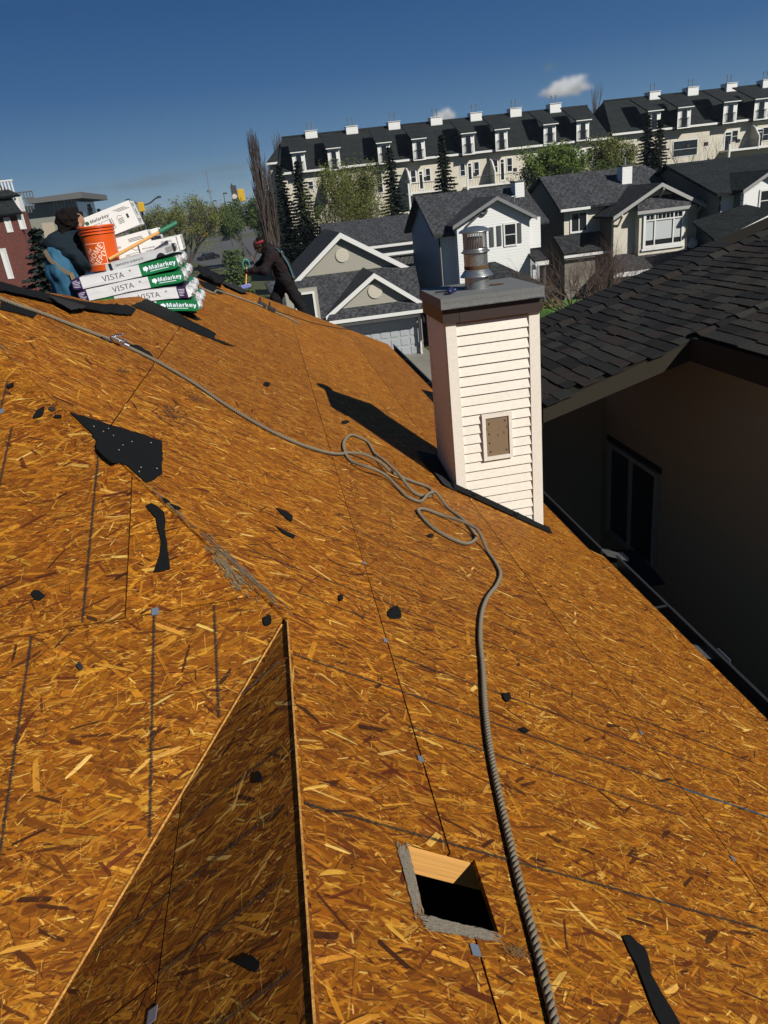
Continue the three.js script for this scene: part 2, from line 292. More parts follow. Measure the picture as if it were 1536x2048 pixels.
// what lies beyond the crest and the far hip: the slopes that fall away from us
{
  const top = EDGE.map(([s, z]) => roofPt(s, z));
  for (let i = 0; i < top.length - 1; i++) {
    const a = top[i], b = top[i + 1];
    part(house, 'sheathing_panel', upSlab([a, b, b.clone().add(V(-3.4, -2.27, 0)), a.clone().add(V(-3.4, -2.27, 0))], TH, { uDir: V(0, 0, 1), tile: OSB_TILE, uv0: [i * .31, i * .17] }), osbMats[i % 6]);
  }
  const D = top[0], E2 = roofPt(2.69, -15.3), dz = -4.9;
  part(house, 'sheathing_panel', upSlab([D, V(D.x, D.y + dz * .5, D.z + dz), V(E2.x, D.y + dz * .5, D.z + dz), E2], TH, { uDir: V(1, 0, 0), tile: OSB_TILE }), osbMats[0]);
  part(house, 'sheathing_panel', upSlab([D, D.clone().add(V(-3.4, -2.27, 0)), V(D.x - 3.4, D.y - 2.4, D.z + dz), V(D.x, D.y + dz * .5, D.z + dz)], TH, { uDir: V(1, 0, 0), tile: OSB_TILE }), osbMats[1]);
}
// rafters under the deck, walls and attic floor that make the attic dark
for (const z of [-9.82, -8.6, -7.38, -6.16, -4.94, -3.72, -2.5, -1.281, -.06, 1.16]) {
  const s0 = z < -3 ? -1.0 : z < -2.2 ? -.3 : -.1, z0 = z - .019, z1 = z + .019;
  part(house, 'rafter', merge([slab([roofPt(s0, z1, -.016), roofPt(s0, z1, -.088), roofPt(2.5, z1, -.088), roofPt(2.5, z1, -.016)].map((p) => p), .038, { uDir: V(CA, -SA, 0), tile: .5 })]), M.pine);
}
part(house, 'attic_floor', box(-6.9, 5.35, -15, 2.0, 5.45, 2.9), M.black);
part(house, 'wall', merge([box(1.86, 0, -14.8, 2.0, 6.1, 2.9), box(-6.9, 0, 2.8, 1.86, 5.2, 2.9), box(-6.9, 0, -15, 2.0, 5.4, -14.8)]), M.beige);
part(house, 'fascia', merge([box(2.325, 5.93, -5.05, 2.349, 6.085, 3), box(2.2, 6.02, -15.25, 2.224, 6.16, -5.07)]), M.darkTrim);
function gutterAt(x, y, z0, z1) {
  return merge([box(x, y - .11, z0, x + .125, y - .106, z1), box(x + .121, y - .106, z0, x + .125, y + .012, z1), box(x + .105, y + .006, z0, x + .121, y + .012, z1), box(x, y - .106, z0, x + .004, y, z1)]);
}
part(house, 'gutter', gutterAt(2.354, 6.075, -5.03, 3), M.gutter);
part(house, 'gutter', gutterAt(2.228, 6.155, -15.3, -5.06), M.gutter);
for (const z of [-13.6, -11.5, -9.2, -7.1, -4.2, -1.9]) part(house, 'gutter_strap', box(z < -5.05 ? 2.232 : 2.358, z < -5.05 ? 6.16 : 6.08, z - .012, z < -5.05 ? 2.35 : 2.476, z < -5.05 ? 6.163 : 6.083, z + .012), M.gutter);
// bent metal pieces left at the eave
{
  const at = (px, py, off = .012) => { const [s, z] = onRoof(px, py); return roofPt(s, z, off); };
  const g = at(1404, 1300), h = at(1216, 1104);
  for (const [p, l] of [[g, 'bent metal corner at the eave'], [h, 'bent metal corner at the eave']]) {
    const a = V(p.x - .06, p.y + .012, p.z - .06);
    part(house, 'drip_edge_corner', merge([upSlab([a, a.clone().add(V(.2, -.09, 0)), a.clone().add(V(.2, -.09, .16)), a.clone().add(V(0, 0, .16))], .002), box(p.x + .02, p.y - .14, p.z - .055, p.x + .15, p.y - .07, p.z - .05), box(p.x + .14, p.y - .15, p.z - .05, p.x + .145, p.y - .06, p.z + .09)]), M.galv, l);
  }
  const q = at(1262, 1140);
  part(house, 'eave_flashing', upSlab([V(q.x - .08, q.y - .03, q.z - .5), V(q.x + .26, q.y - .07, q.z - .42), V(q.x + .22, q.y - .1, q.z + .16), V(q.x - .06, q.y - .07, q.z + .2)], .004), M.felt, 'black flashing sheet sticking out over the gutter');
}
// dark nail lines printed along the rafters, and chalk lines
const lineTex = (() => { const r = mulberry(77); return canvas(1024, 32, (g, w, h) => { g.fillStyle = '#000'; g.fillRect(0, 0, w, h); for (let x = 0; x < w; x++) { const c = h / 2 + (r() - .5) * 5, t = 2 + r() * 7; const v = 120 + r() * 135; g.fillStyle = `rgb(${v | 0},${v | 0},${v | 0})`; g.fillRect(x, c - t, 1, 2 * t); if (r() < .3) g.fillRect(x, c - t - r() * 6, 2, 2); } }); })();
const lineAlpha = tex(lineTex, false);
M.nailLine = std({ color: lin(.012, .011, .009), alphaMap: lineAlpha, transparent: true, roughness: .9 });
M.blueChalk = std({ color: lin(.015, .14, .22), alphaMap: lineAlpha, transparent: true, roughness: .9 });
function ribbon(slope, a, b, width, mat, name = 'nail_line') {
  const [toPt, , n] = slopes[slope], A = toPt(a[0], a[1], .0044 + (slope === 'left' ? .006 : 0)), B = toPt(b[0], b[1], .0044 + (slope === 'left' ? .006 : 0));
  const d = B.clone().sub(A), L = d.length(), sd = n.clone().cross(d).normalize().multiplyScalar(width / 2), g = new THREE.BufferGeometry(), o = rnd();
  const P = [A.clone().sub(sd), B.clone().sub(sd), B.clone().add(sd), A.clone().add(sd)];
  g.setAttribute('position', new THREE.Float32BufferAttribute(P.flatMap((p) => [p.x, p.y, p.z]), 3));
  g.setAttribute('normal', new THREE.Float32BufferAttribute(P.flatMap(() => [n.x, n.y, n.z]), 3));
  g.setAttribute('uv', new THREE.Float32BufferAttribute([o, 0, o + L / 1.2, 0, o + L / 1.2, 1, o, 1], 2)); g.setIndex(P[1].clone().sub(P[0]).cross(P[2].clone().sub(P[0])).dot(n) > 0 ? [0, 1, 2, 0, 2, 3] : [0, 2, 1, 0, 3, 2]);
  part(house, name, g, mat);
}
for (const [z, s0, s1, w] of [[-1.288, -.14, 2.8, .011], [-1.725, .25, 1.35, .010], [-1.905, -.14, 2.1, .012], [-2.122, .25, 1.9, .010], [-2.33, -.1, .22, .009], [-2.33, .8, 2.2, .008], [-2.53, -.3, 1.1, .009], [-2.76, .27, 2.3, .008], [-2.98, -.4, .22, .008], [-3.22, .2, 1.6, .007], [-3.5, .3, 2.4, .007], [-3.8, -.7, .2, .006], [-4.2, 0, 1.2, .006], [-2.33, 1.5, 2.7, .008], [-.86, 1.0, 2.8, .01]])
  ribbon('main', [s0, z], [s1, z], w * 1.9, M.nailLine);
for (const [x, w0, w1] of [[-.96, .1, -.62], [-.562, .1, -.62], [-.362, .1, -.31], [-.798, .93, .12], [-1.171, 1.17, .82], [-1.235, 1.5, 1.28], [-1.36, .1, -.9], [-1.5, 1.2, .2]]) ribbon('left', [x, w0], [x, w1], .021, M.nailLine);
for (const [z, q0, q1] of [[-1.502, .39, .03], [-1.303, .66, .03], [-1.108, .41, .03], [-.9, .9, .03]]) ribbon('dark', [q0, z], [q1, z], .02, M.nailLine);
ribbon('main', onRoof(1365, 1579), onRoof(1560, 1643), .022, M.blueChalk, 'chalk_line');
ribbon('dark', onDark(474, 1398), onDark(564, 1324), .012, M.blueChalk, 'chalk_line');
// steel panel clips in the joints
for (const [sl, px, py, w] of [['left', 312, 1226, .028], ['main', 949, 1902, .026], ['dark', 307, 2032, .03], ['main', 840, 1519, .022], ['main', 770, 1282, .022], ['main', 728, 1127, .02], ['main', 1281, 1466, .022], ['main', 1464, 1718, .02], ['left', 3, 826, .03]]) {
  const [toPt, inv, n] = slopes[sl], [a, b] = inv(px, py), o = sl === 'left' ? .0085 : .0025, t = .0022, h = w * .42;
  part(house, 'panel_clip', upSlab([toPt(a - h, b - w / 2, o + t), toPt(a + h, b - w / 2, o + t), toPt(a + h, b + w / 2, o + t), toPt(a - h, b + w / 2, o + t)], t), M.clip);
}
// grey weathered felt residue round the vent hole and on the hip, with frayed outlines
{
  const fray = (seed, edge) => tex(canvas(256, 256, (g, w, h) => { const r = mulberry(seed), d = g.createImageData(w, h); for (let y = 0; y < h; y++) for (let x = 0; x < w; x++) { const e = Math.min(x, y, w - x, h - y) / w / edge, v = Math.max(0, Math.min(1, (e + fbm(x / 26 + seed, y / 26, seed, 4) * 1.6 - .35) * 3.2)) * (.75 + .25 * r()); const o = (y * w + x) * 4; d.data[o] = d.data[o + 1] = d.data[o + 2] = v * 255; d.data[o + 3] = 255; } g.putImageData(d, 0, 0); }), false);
  const rimMap = tex(speckle(256, 256, [205, 198, 186], .8, 9000, 61, [1, 5]));
  const smear = (slope, c, name, seed, edge = .3, col = lin(.3, .275, .235)) => {
    const [toPt] = slopes[slope], g = new THREE.BufferGeometry(), p = c.map(([s, z]) => toPt(s, z, .0052 + (slope === 'left' ? .006 : 0))), n = slopes[slope][2];
    g.setAttribute('position', new THREE.Float32BufferAttribute(p.flatMap((q) => [q.x, q.y, q.z]), 3)); g.setAttribute('normal', new THREE.Float32BufferAttribute(p.flatMap(() => [n.x, n.y, n.z]), 3)); g.setAttribute('uv', new THREE.Float32BufferAttribute([0, 0, 1, 0, 1, 1, 0, 1], 2)); const up = p[1].clone().sub(p[0]).cross(p[2].clone().sub(p[0])).dot(n) > 0; g.setIndex(up ? [0, 1, 2, 0, 2, 3] : [0, 2, 1, 0, 3, 2]);
    part(house, name, g, std({ color: col, map: rimMap, alphaMap: fray(seed, edge), transparent: true, roughness: .95 }));
  };
  smear('main', [[.09, -1.25], [.1285, -1.262], [.1285, -1.058], [.1, -1.03]], 'felt_residue', 3, .16);
  smear('main', [[.095, -1.061], [.325, -1.061], [.33, -1.032], [.105, -1.018]], 'felt_residue', 8, .16);
  smear('main', [[.3, -1.04], [.39, -1.04], [.4, -1.0], [.31, -1.0]], 'felt_residue', 9, .5, lin(.2, .12, .045));
  const hip = (t) => [(-.133 - t) / CA, -2.104 - 1.34 * t];
  for (const [t0, t1, w, sd] of [[.01, .34, .075, 21], [.3, .5, .04, 22], [1.1, 1.5, .035, 23]]) { const a = hip(t0), b = hip(t1); smear('main', [[a[0] + .01, a[1]], [a[0] + w, a[1] - w * .35], [b[0] + w, b[1] - w * .35], [b[0] + .01, b[1]]], 'felt_residue', sd, .5, lin(.2, .16, .115)); }
  smear('left', [[-.18, .08], [-.27, .08], [-.42, .4], [-.38, .4]], 'felt_residue', 24, .5, lin(.24, .19, .12));
  for (const [px, py, w, sd] of [[345, 830, .2, 31], [390, 800, .14, 32], [245, 742, .12, 33]]) { const [s, z] = onRoof(px, py); smear('main', [[s - w / 2, z - w], [s + w / 2, z - w], [s + w / 2, z + w], [s - w / 2, z + w]], 'tar_stain', sd, .9, lin(.15, .066, .014)); }
}
// ---------------------------------------------------------------- chimney
{
  const X0 = 1.15, X1 = 1.835, ZF = -5.03, ZB = -5.62, YT = 8.17, yRoof = (x) => 7.66594 - .66667 * x;
  const c = thing('chimney', 'cream lap-sided chimney with brown band and grey metal cap rising from bare sheathing', 'chimney', [X0, 0, ZF]);
  const mv = (g) => { g.translate(-X0, 0, -ZF); return g; };
  const paint = std({ map: tex(speckle(512, 512, [218, 212, 200], .06, 3000, 51, [2, 14])), roughness: .55 });
  const sidePaint = paint;
  // the core behind the boards
  part(c, 'core', mv(merge([slab([V(X0 + .02, yRoof(X0) - .1, ZF - .012), V(X1 - .02, yRoof(X1) - .1, ZF - .012), V(X1 - .02, YT, ZF - .012), V(X0 + .02, YT, ZF - .012)], ZF - ZB - .024, { tile: .5 })])), M.pine);
  // lap boards, front: each tilts out at its lower edge and dies into the roof line
  const bx0 = 1.226, bx1 = 1.757, ex = .0738;
  for (let i = 0; i < 24; i++) {
    const y0 = YT - .03 - (i + 1) * ex, y1 = y0 + ex + .004; if (y1 < yRoof(bx1) + .01) break;
    // left end where the roof line cuts the board off
    const cutX = (y) => Math.max(bx0, (7.66594 - (y - .012)) / .66667);
    const xa = cutX(y0), xb = cutX(y1); if (xb > bx1 - .01) continue;
    const cells = [[xa, xb, bx1]];
    for (const [l0, l1, rgt] of cells) {
      const jr = mulberry(i * 13 + 5), zo = ZF + .0095 + jr() * .004, zi = ZF - .004;
      if (l0 >= rgt) { part(c, 'siding_board', mv(slab([V(rgt, y0 + (y1 - y0) * .2, zo), V(rgt, y1, zi), V(l1, y1, zi)], .004, { tile: .7 })), paint); continue; }
      part(c, 'siding_board', mv(slab([V(l0, y0, zo), V(rgt, y0, zo), V(rgt, y1, zi), V(l1, y1, zi)], .0045, { tile: .7 })), paint);
    }
  }
  // lap boards on the two sides
  for (const sx of [-1, 1]) for (let i = 0; i < 25; i++) {
    const y0 = YT - .03 - (i + 1) * ex, y1 = y0 + ex + .004, x = sx < 0 ? X0 : X1; if (y1 < yRoof(x) + .02) break;
    const o = x + sx * .009, n = x - sx * .004, za = ZB + .05, zb = ZF - .035;
    const q = [V(o, Math.max(y0, yRoof(x) + .01), za), V(o, Math.max(y0, yRoof(x) + .01), zb), V(n, y1, zb), V(n, y1, za)];
    part(c, 'siding_board', mv(slab(sx < 0 ? q : q.reverse(), .0045, { tile: .7 })), sidePaint);
  }
  for (const [xa, xb] of [[X0, 1.226], [1.757, X1]]) part(c, 'corner_board', mv(slab([V(xa, yRoof(xa) + .012, ZF + .016), V(xb, yRoof(xb) + .012, ZF + .016), V(xb, YT, ZF + .016), V(xa, YT, ZF + .016)], .024, { tile: .7 })), paint);
  for (const [x, s] of [[X0 - .006, 1], [X1 + .006, -1]]) for (const [za, zb] of [[ZF - .04, ZF - .01], [ZB, ZB + .05]]) part(c, 'corner_board', mv(box(x, yRoof(x) + .015, za, x + s * .022, YT, zb, .7)), paint);
  // the strip along the roof line
  part(c, 'skirt_board', mv(slab([V(1.23, yRoof(1.23) + .006, ZF + .02), V(1.80, yRoof(1.80) + .006, ZF + .02), V(1.80, yRoof(1.80) + .026, ZF + .02), V(1.30, yRoof(1.30) + .03, ZF + .02)], .01, { tile: .7 })), paint);
  // the patched opening
  const pz = ZF + .014, fr = [[1.374, 7.105, 1.400, 7.468], [1.578, 7.105, 1.603, 7.458], [1.400, 7.436, 1.578, 7.462], [1.400, 7.105, 1.578, 7.134]];
  for (const [a, b, d, e] of fr) part(c, 'patch_frame', mv(box(a, b, pz - .012, d, e, pz + .012, .7)), paint);
  const pan = part(c, 'patch_panel', mv(box(1.4, 7.134, pz - .014, 1.578, 7.436, pz + .002, .3)), (() => { const t = tex(woodCanvas([122, 102, 78], 43, 6)); t.rotation = Math.PI / 2; return std({ map: t, roughness: .95 }); })(), 'weathered grey-brown wood panel in a cream frame');
  for (const [x, y] of [[1.425, 7.39], [1.425, 7.31], [1.425, 7.24], [1.43, 7.17], [1.55, 7.4], [1.555, 7.17]]) { const s = new THREE.SphereGeometry(.006, 8, 6); s.scale(1, 1.3, .4); s.translate(x, y, pz + .003); part(pan, 'nail_head', mv(s), M.darkTrim); }
  // brown band and metal cap
  const brown = std({ color: lin(.03, .017, .013), roughness: .5 });
  part(c, 'trim_band', mv(merge([box(1.128, 8.162, -4.988, 1.846, 8.268, -5.012), box(1.128, 8.162, -5.012, 1.152, 8.268, -5.645), box(1.822, 8.162, -5.012, 1.846, 8.268, -5.645), box(1.128, 8.162, -5.645, 1.846, 8.268, -5.67)])), brown);
  part(c, 'band_joint', mv(box(1.246, 8.160, -4.985, 1.25, 8.269, -4.9885)), M.darkTrim);
  const capMetal = std({ color: lin(.2, .205, .2), map: tex(speckle(512, 512, [215, 215, 215], .3, 14000, 52, [1, 4])), roughness: .75, metalness: .1 });
  const capTop = [V(1.114, 8.337, -4.955), V(1.852, 8.337, -4.955), V(1.852, 8.337, -5.68), V(1.114, 8.337, -5.68)];
  part(c, 'cap', mv(merge([slab(capTop, .03, { tile: .6 }), box(1.114, 8.268, -4.955, 1.852, 8.306, -4.967), box(1.114, 8.268, -4.9671, 1.126, 8.306, -5.68), box(1.84, 8.268, -4.9671, 1.852, 8.306, -5.68), box(1.1265, 8.268, -5.668, 1.8395, 8.306, -5.68)])), capMetal);
  part(c, 'drip_lip', mv(box(1.112, 8.2655, -4.945, 1.854, 8.2735, -4.9545)), M.galv);
  const rust = std({ color: lin(.13, .065, .02), map: tex(speckle(128, 128, [220, 210, 200], .8, 900, 53, [2, 9])), roughness: .95 });
  { const g = new THREE.CircleGeometry(.055, 20); const p = g.attributes.position; for (let i = 1; i < p.count; i++) { const k = 1 + .22 * fbm(p.getX(i) * 30, p.getY(i) * 30, 3); p.setXY(i, p.getX(i) * k, p.getY(i) * k * .8); } g.rotateX(-Math.PI / 2); g.translate(1.632, 8.3412, -5.35); part(c, 'rust_stain', mv(g), rust); }
  // flue
  const fx = 1.468, fz = -5.29, fl = new THREE.Group(); fl.name = 'flue_pipe'; fl.userData.label = 'galvanised flue pipe with storm collar and slotted cage'; c.add(fl);
  const lathe = (pts, seg = 40) => { const g = new THREE.LatheGeometry(pts.map(([a, b]) => new THREE.Vector2(a, b)), seg); g.translate(fx - X0, 0, fz - ZF); return g; };
  part(fl, 'base_pipe', lathe([[.086, 8.33], [.087, 8.34], [.087, 8.444], [.084, 8.444]]), M.galv);
  part(fl, 'storm_collar', lathe([[.084, 8.43], [.118, 8.422], [.119, 8.426], [.092, 8.46], [.086, 8.468]]), M.galv);
  part(fl, 'pipe', lathe([[.084, 8.455], [.085, 8.47], [.085, 8.575], [.088, 8.582], [.102, 8.586], [.103, 8.592], [.088, 8.6], [.04, 8.602]]), M.galv);
  part(fl, 'rust_band', lathe([[.0862, 8.474], [.0864, 8.478], [.0864, 8.494], [.0862, 8.498]]), rust);
  part(fl, 'inner_pipe', lathe([[.0, 8.6], [.052, 8.6], [.052, 8.69], [0, 8.69]]), std({ color: lin(.18, .09, .05), roughness: .5, metalness: .6 }));
  for (let i = 0; i < 44; i++) { const t = i / 44 * 2 * Math.PI; const g = new THREE.BoxGeometry(.0045, .125, .003); g.translate(0, 8.662, .083); g.rotateY(t); g.translate(fx - X0, 0, fz - ZF); part(fl, 'cage_slat', g, M.galv); }
  part(fl, 'cage_ring', lathe([[.08, 8.6], [.088, 8.6], [.088, 8.612], [.08, 8.612], [.08, 8.6]]), M.galv);
  part(fl, 'cage_ring', lathe([[.08, 8.716], [.09, 8.716], [.09, 8.728], [.08, 8.728], [.08, 8.716]]), M.galv);
  part(fl, 'rain_cap', lathe([[.112, 8.722], [.113, 8.726], [.1, 8.738], [.07, 8.752], [.03, 8.76], [0, 8.762]]), M.galv);
  // black step flashing and the upstand of felt at the foot
  const fl1 = (pts, m, l) => part(c, 'flashing', mv(upSlab(pts, .004)), m, l);
  fl1([V(X0 - .03, yRoof(X0 - .03) + .02, ZF + .07), V(X1 + .06, yRoof(X1 + .06) + .012, ZF + .06), V(X1 + .05, yRoof(X1 + .05) + .045, ZF + .012), V(X0 - .03, yRoof(X0 - .03) + .055, ZF + .012)], M.felt);
  fl1([V(X0 - .115, yRoof(X0 - .115) + .022, ZF + .08), V(X0 - .02, yRoof(X0) + .024, ZF + .075), V(X0 - .012, yRoof(X0) + .09, ZB - .02), V(X0 - .17, yRoof(X0 - .17) + .03, ZB - .06)], M.feltGrey);
  for (const t of [.18, .66]) { const x = X0 + (X1 - X0) * t, s = new THREE.IcosahedronGeometry(.02, 1); s.scale(1.4, .6, 1); s.translate(x, yRoof(x) + .04, ZF + .045); part(c, 'tar_blob', mv(s), M.felt); }
}
// small tool left on the cap
{
  const t = thing('crimping_tool', 'small tool with dark jaw and blue handle lying on the chimney cap', 'tool', [1.225, 8.341, -5.2]);
  const blue = std({ color: lin(.008, .012, .07), roughness: .45 });
  const h = new THREE.CapsuleGeometry(.017, .05, 6, 12); h.rotateZ(Math.PI / 2); h.rotateY(.9); h.translate(.012, .018, .05); part(t, 'handle', h, blue);
  const h2 = new THREE.CapsuleGeometry(.014, .045, 6, 12); h2.rotateZ(Math.PI / 2); h2.rotateY(.25); h2.translate(.03, .016, .012); part(t, 'handle', h2, blue);
  part(t, 'jaw', merge([bar(V(-.01, .014, .0), V(-.085, .012, -.03), .006), bar(V(-.01, .014, .0), V(.05, .03, -.055), .005)]), M.darkTrim);
}

// ---------------------------------------------------------------- rope
function ropeGeo(pts, rad, pitch, step) {
  const curve = new THREE.CatmullRomCurve3(pts, false, 'centripetal'), L = curve.getLength(), n = Math.ceil(L / step), out = [];
  const P = [], T = []; for (let i = 0; i <= n; i++) { P.push(curve.getPointAt(i / n)); T.push(curve.getTangentAt(i / n)); }
  for (let k = 0; k < 3; k++) {
    const pos = [], idx = [], S = 6, off = rad * .56, r = rad * .47;
    let N = NM.clone();
    const hel = P.map((p, i) => { const t = T[i], a = NM.clone().addScaledVector(t, -NM.dot(t)).normalize(), b = t.clone().cross(a), w = i / n * L / pitch * 2 * Math.PI + k * 2.0944; return p.clone().addScaledVector(a, Math.cos(w) * off).addScaledVector(b, Math.sin(w) * off); });
    for (let i = 0; i <= n; i++) {
      const t = hel[Math.min(n, i + 1)].clone().sub(hel[Math.max(0, i - 1)]).normalize(), a = N.clone().addScaledVector(t, -N.dot(t)).normalize(), b = t.clone().cross(a);
      for (let j = 0; j < S; j++) { const w = j / S * 2 * Math.PI, q = hel[i].clone().addScaledVector(a, Math.cos(w) * r).addScaledVector(b, Math.sin(w) * r); pos.push(q.x, q.y, q.z); }
    }
    for (let i = 0; i < n; i++) for (let j = 0; j < S; j++) { const a = i * S + j, b = i * S + (j + 1) % S; idx.push(a, b, a + S, b, b + S, a + S); }
    const g = new THREE.BufferGeometry(); g.setAttribute('position', new THREE.Float32BufferAttribute(pos, 3)); g.setIndex(idx); g.computeVertexNormals(); out.push(g);
  }
  return mergeGeometries(out);
}
{
  const K = (x, y) => [600 + x * .28646, 850 + y * .28646];
  const px = [[-40, 586], [0, 602], [40, 617], [80, 630], [150, 657], [235, 690], [300, 720], [380, 766], [460, 820], [540, 866], [600, 893], [640, 906], K(200, 210), K(270, 216), K(340, 207), K(430, 245), K(540, 303), K(620, 358), K(760, 400), K(890, 447), K(918, 484), K(875, 512), K(790, 485), K(660, 395), K(568, 300), K(518, 212), K(455, 122), K(375, 84), K(308, 118), K(303, 185), K(355, 268), K(450, 335), K(590, 378), K(680, 455), K(745, 515), K(830, 547), K(872, 528), K(930, 518), K(1020, 582), K(1120, 662), K(1185, 735), K(1218, 790), K(1205, 830), K(1150, 842), K(1050, 808), K(930, 738), K(850, 662), K(818, 610), K(860, 600), K(980, 642), K(1100, 712), K(1190, 770), K(1236, 822), K(1300, 890), [988, 1128], [998, 1150], [992, 1172], [972, 1200], [961, 1230], [957, 1280], [962, 1340], [966, 1420], [975, 1500], [990, 1580], [1012, 1680], [1040, 1800], [1066, 1900], [1086, 1985], [1106, 2070], [1125, 2150]];
  const lift = (i) => { const m = { 15: .03, 16: .032, 17: .02, 23: .045, 24: .04, 31: .03, 32: .012, 36: .038, 37: .034, 42: .012, 50: .03, 51: .042, 52: .036 }; return .0145 + (m[i] || 0); };
  const pts = px.map(([x, y], i) => { const [s, z] = onRoof(x, y); return roofPt(s, z, lift(i)); });
  const mat = std({ color: lin(.25, .215, .16), map: tex(speckle(256, 256, [215, 212, 205], .6, 4000, 71)), roughness: .95 });
  const g = ropeGeo(pts, .0112, .05, .0065);
  g.setAttribute('uv', new THREE.Float32BufferAttribute(Array.from({ length: g.attributes.position.count }, (_, i) => [i * .37 % 1, i * .013 % 1]).flat(), 2));
  single('lifeline_rope', 'thick twisted tan lifeline rope snaking and looping down the bare roof sheathing', 'rope', g, mat);
  // rope grab
  const [s, z] = onRoof(233, 689), o = roofPt(s, z, .02), t = thing('rope_grab', 'shiny steel rope grab clamped on the lifeline rope', 'rope grab', [o.x, o.y, o.z]);
  const dir = pts[6].clone().sub(pts[5]).normalize(), q = new THREE.Quaternion().setFromUnitVectors(V(1, 0, 0), dir);
  const put = (n, gg, m = M.chrome) => { gg.applyQuaternion(q); part(t, n, gg, m); };
  put('body', new RoundedBoxGeometry(.1, .035, .045, 3, .01).translate(0, .008, 0));
  put('sleeve', new THREE.CylinderGeometry(.024, .024, .05, 16).rotateZ(Math.PI / 2).translate(.05, 0, 0));
  put('lever', new RoundedBoxGeometry(.07, .012, .02, 2, .005).rotateZ(.6).translate(-.01, .04, .0));
  put('bolt', new THREE.CylinderGeometry(.008, .008, .075, 12).rotateX(Math.PI / 2).translate(.01, .012, 0));
  put('bolt', new THREE.CylinderGeometry(.007, .007, .07, 12).rotateX(Math.PI / 2).translate(.04, .02, 0));
  put('ring', new THREE.TorusGeometry(.032, .006, 8, 24).rotateX(1.3).translate(-.06, -.012, .03), M.darkTrim);
  // the far lifeline and a thin cord
  const far = [[396, 577], [410, 582], [424, 588], [434, 583], [450, 588], [490, 602], [520, 613], [545, 624], [575, 637], [600, 650]].map(([x, y]) => { const [a, b] = onRoof(x, y); return roofPt(a, b, .014); });
  const g2 = new THREE.TubeGeometry(new THREE.CatmullRomCurve3(far), 80, .013, 8);
  single('far_rope', 'thinner tan rope lying across the sheathing near the hip by the crouching roofer', 'rope', g2, mat);
  for (const [x, y, l] of [[522, 613, 'black rope clamp on the thinner rope, up-rope one of two'], [541, 622, 'black rope clamp on the thinner rope, beside the cord']]) {
    const [a, b] = onRoof(x, y), p = roofPt(a, b, .03), c = thing('rope_clamp', l, 'clamp', [p.x, p.y, p.z], 'clamps on the far rope');
    part(c, 'body', new RoundedBoxGeometry(.13, .06, .1, 2, .015).rotateZ(-.58), M.darkTrim); part(c, 'lever', bar(V(-.02, .02, 0), V(-.01, .1, .02), .012), M.darkTrim);
  }
  const cord = [[548, 622], [580, 632], [620, 645], [670, 656], [704, 660]].map(([x, y]) => { const [a, b] = onRoof(x, y); return roofPt(a, b, .008); });
  single('thin_cord', 'thin dark cord running from the rope clamps to the roof hip', 'cord', new THREE.TubeGeometry(new THREE.CatmullRomCurve3(cord), 40, .006, 6), M.darkTrim);
}

// ---------------------------------------------------------------- scraps of black roofing felt
function crumple(pts2, toPt, off, amp, seed) {   // a thin, slightly wavy sheet with the outline pts2 (slope coordinates)
  const r = mulberry(seed), pts = [];
  for (let i = 0; i < pts2.length; i++) { const a = pts2[i], b = pts2[(i + 1) % pts2.length], L = Math.hypot(a[0] - b[0], a[1] - b[1]), n = Math.max(1, Math.min(8, Math.round(L / .035))); for (let k = 0; k < n; k++) { const t = k / n, j = k ? (r() - .5) * Math.min(.012, L * .12) : 0; pts.push([a[0] + (b[0] - a[0]) * t + j, a[1] + (b[1] - a[1]) * t + j]); } }
  const g = upSlab(pts.map((p) => toPt(p[0], p[1], off + amp * .35)), .0025, { tile: .4 });
  const p = g.attributes.position, n = toPt(0, 0, 1).sub(toPt(0, 0, 0));
  for (let i = 0; i < p.count; i++) { const x = p.getX(i), y = p.getY(i), z = p.getZ(i), d = fbm(x * 9 + seed, y * 9, z * 9, 2) * amp * 1.6; p.setXYZ(i, x + n.x * d, y + n.y * d, z + n.z * d); }
  g.computeVertexNormals(); return g;
}
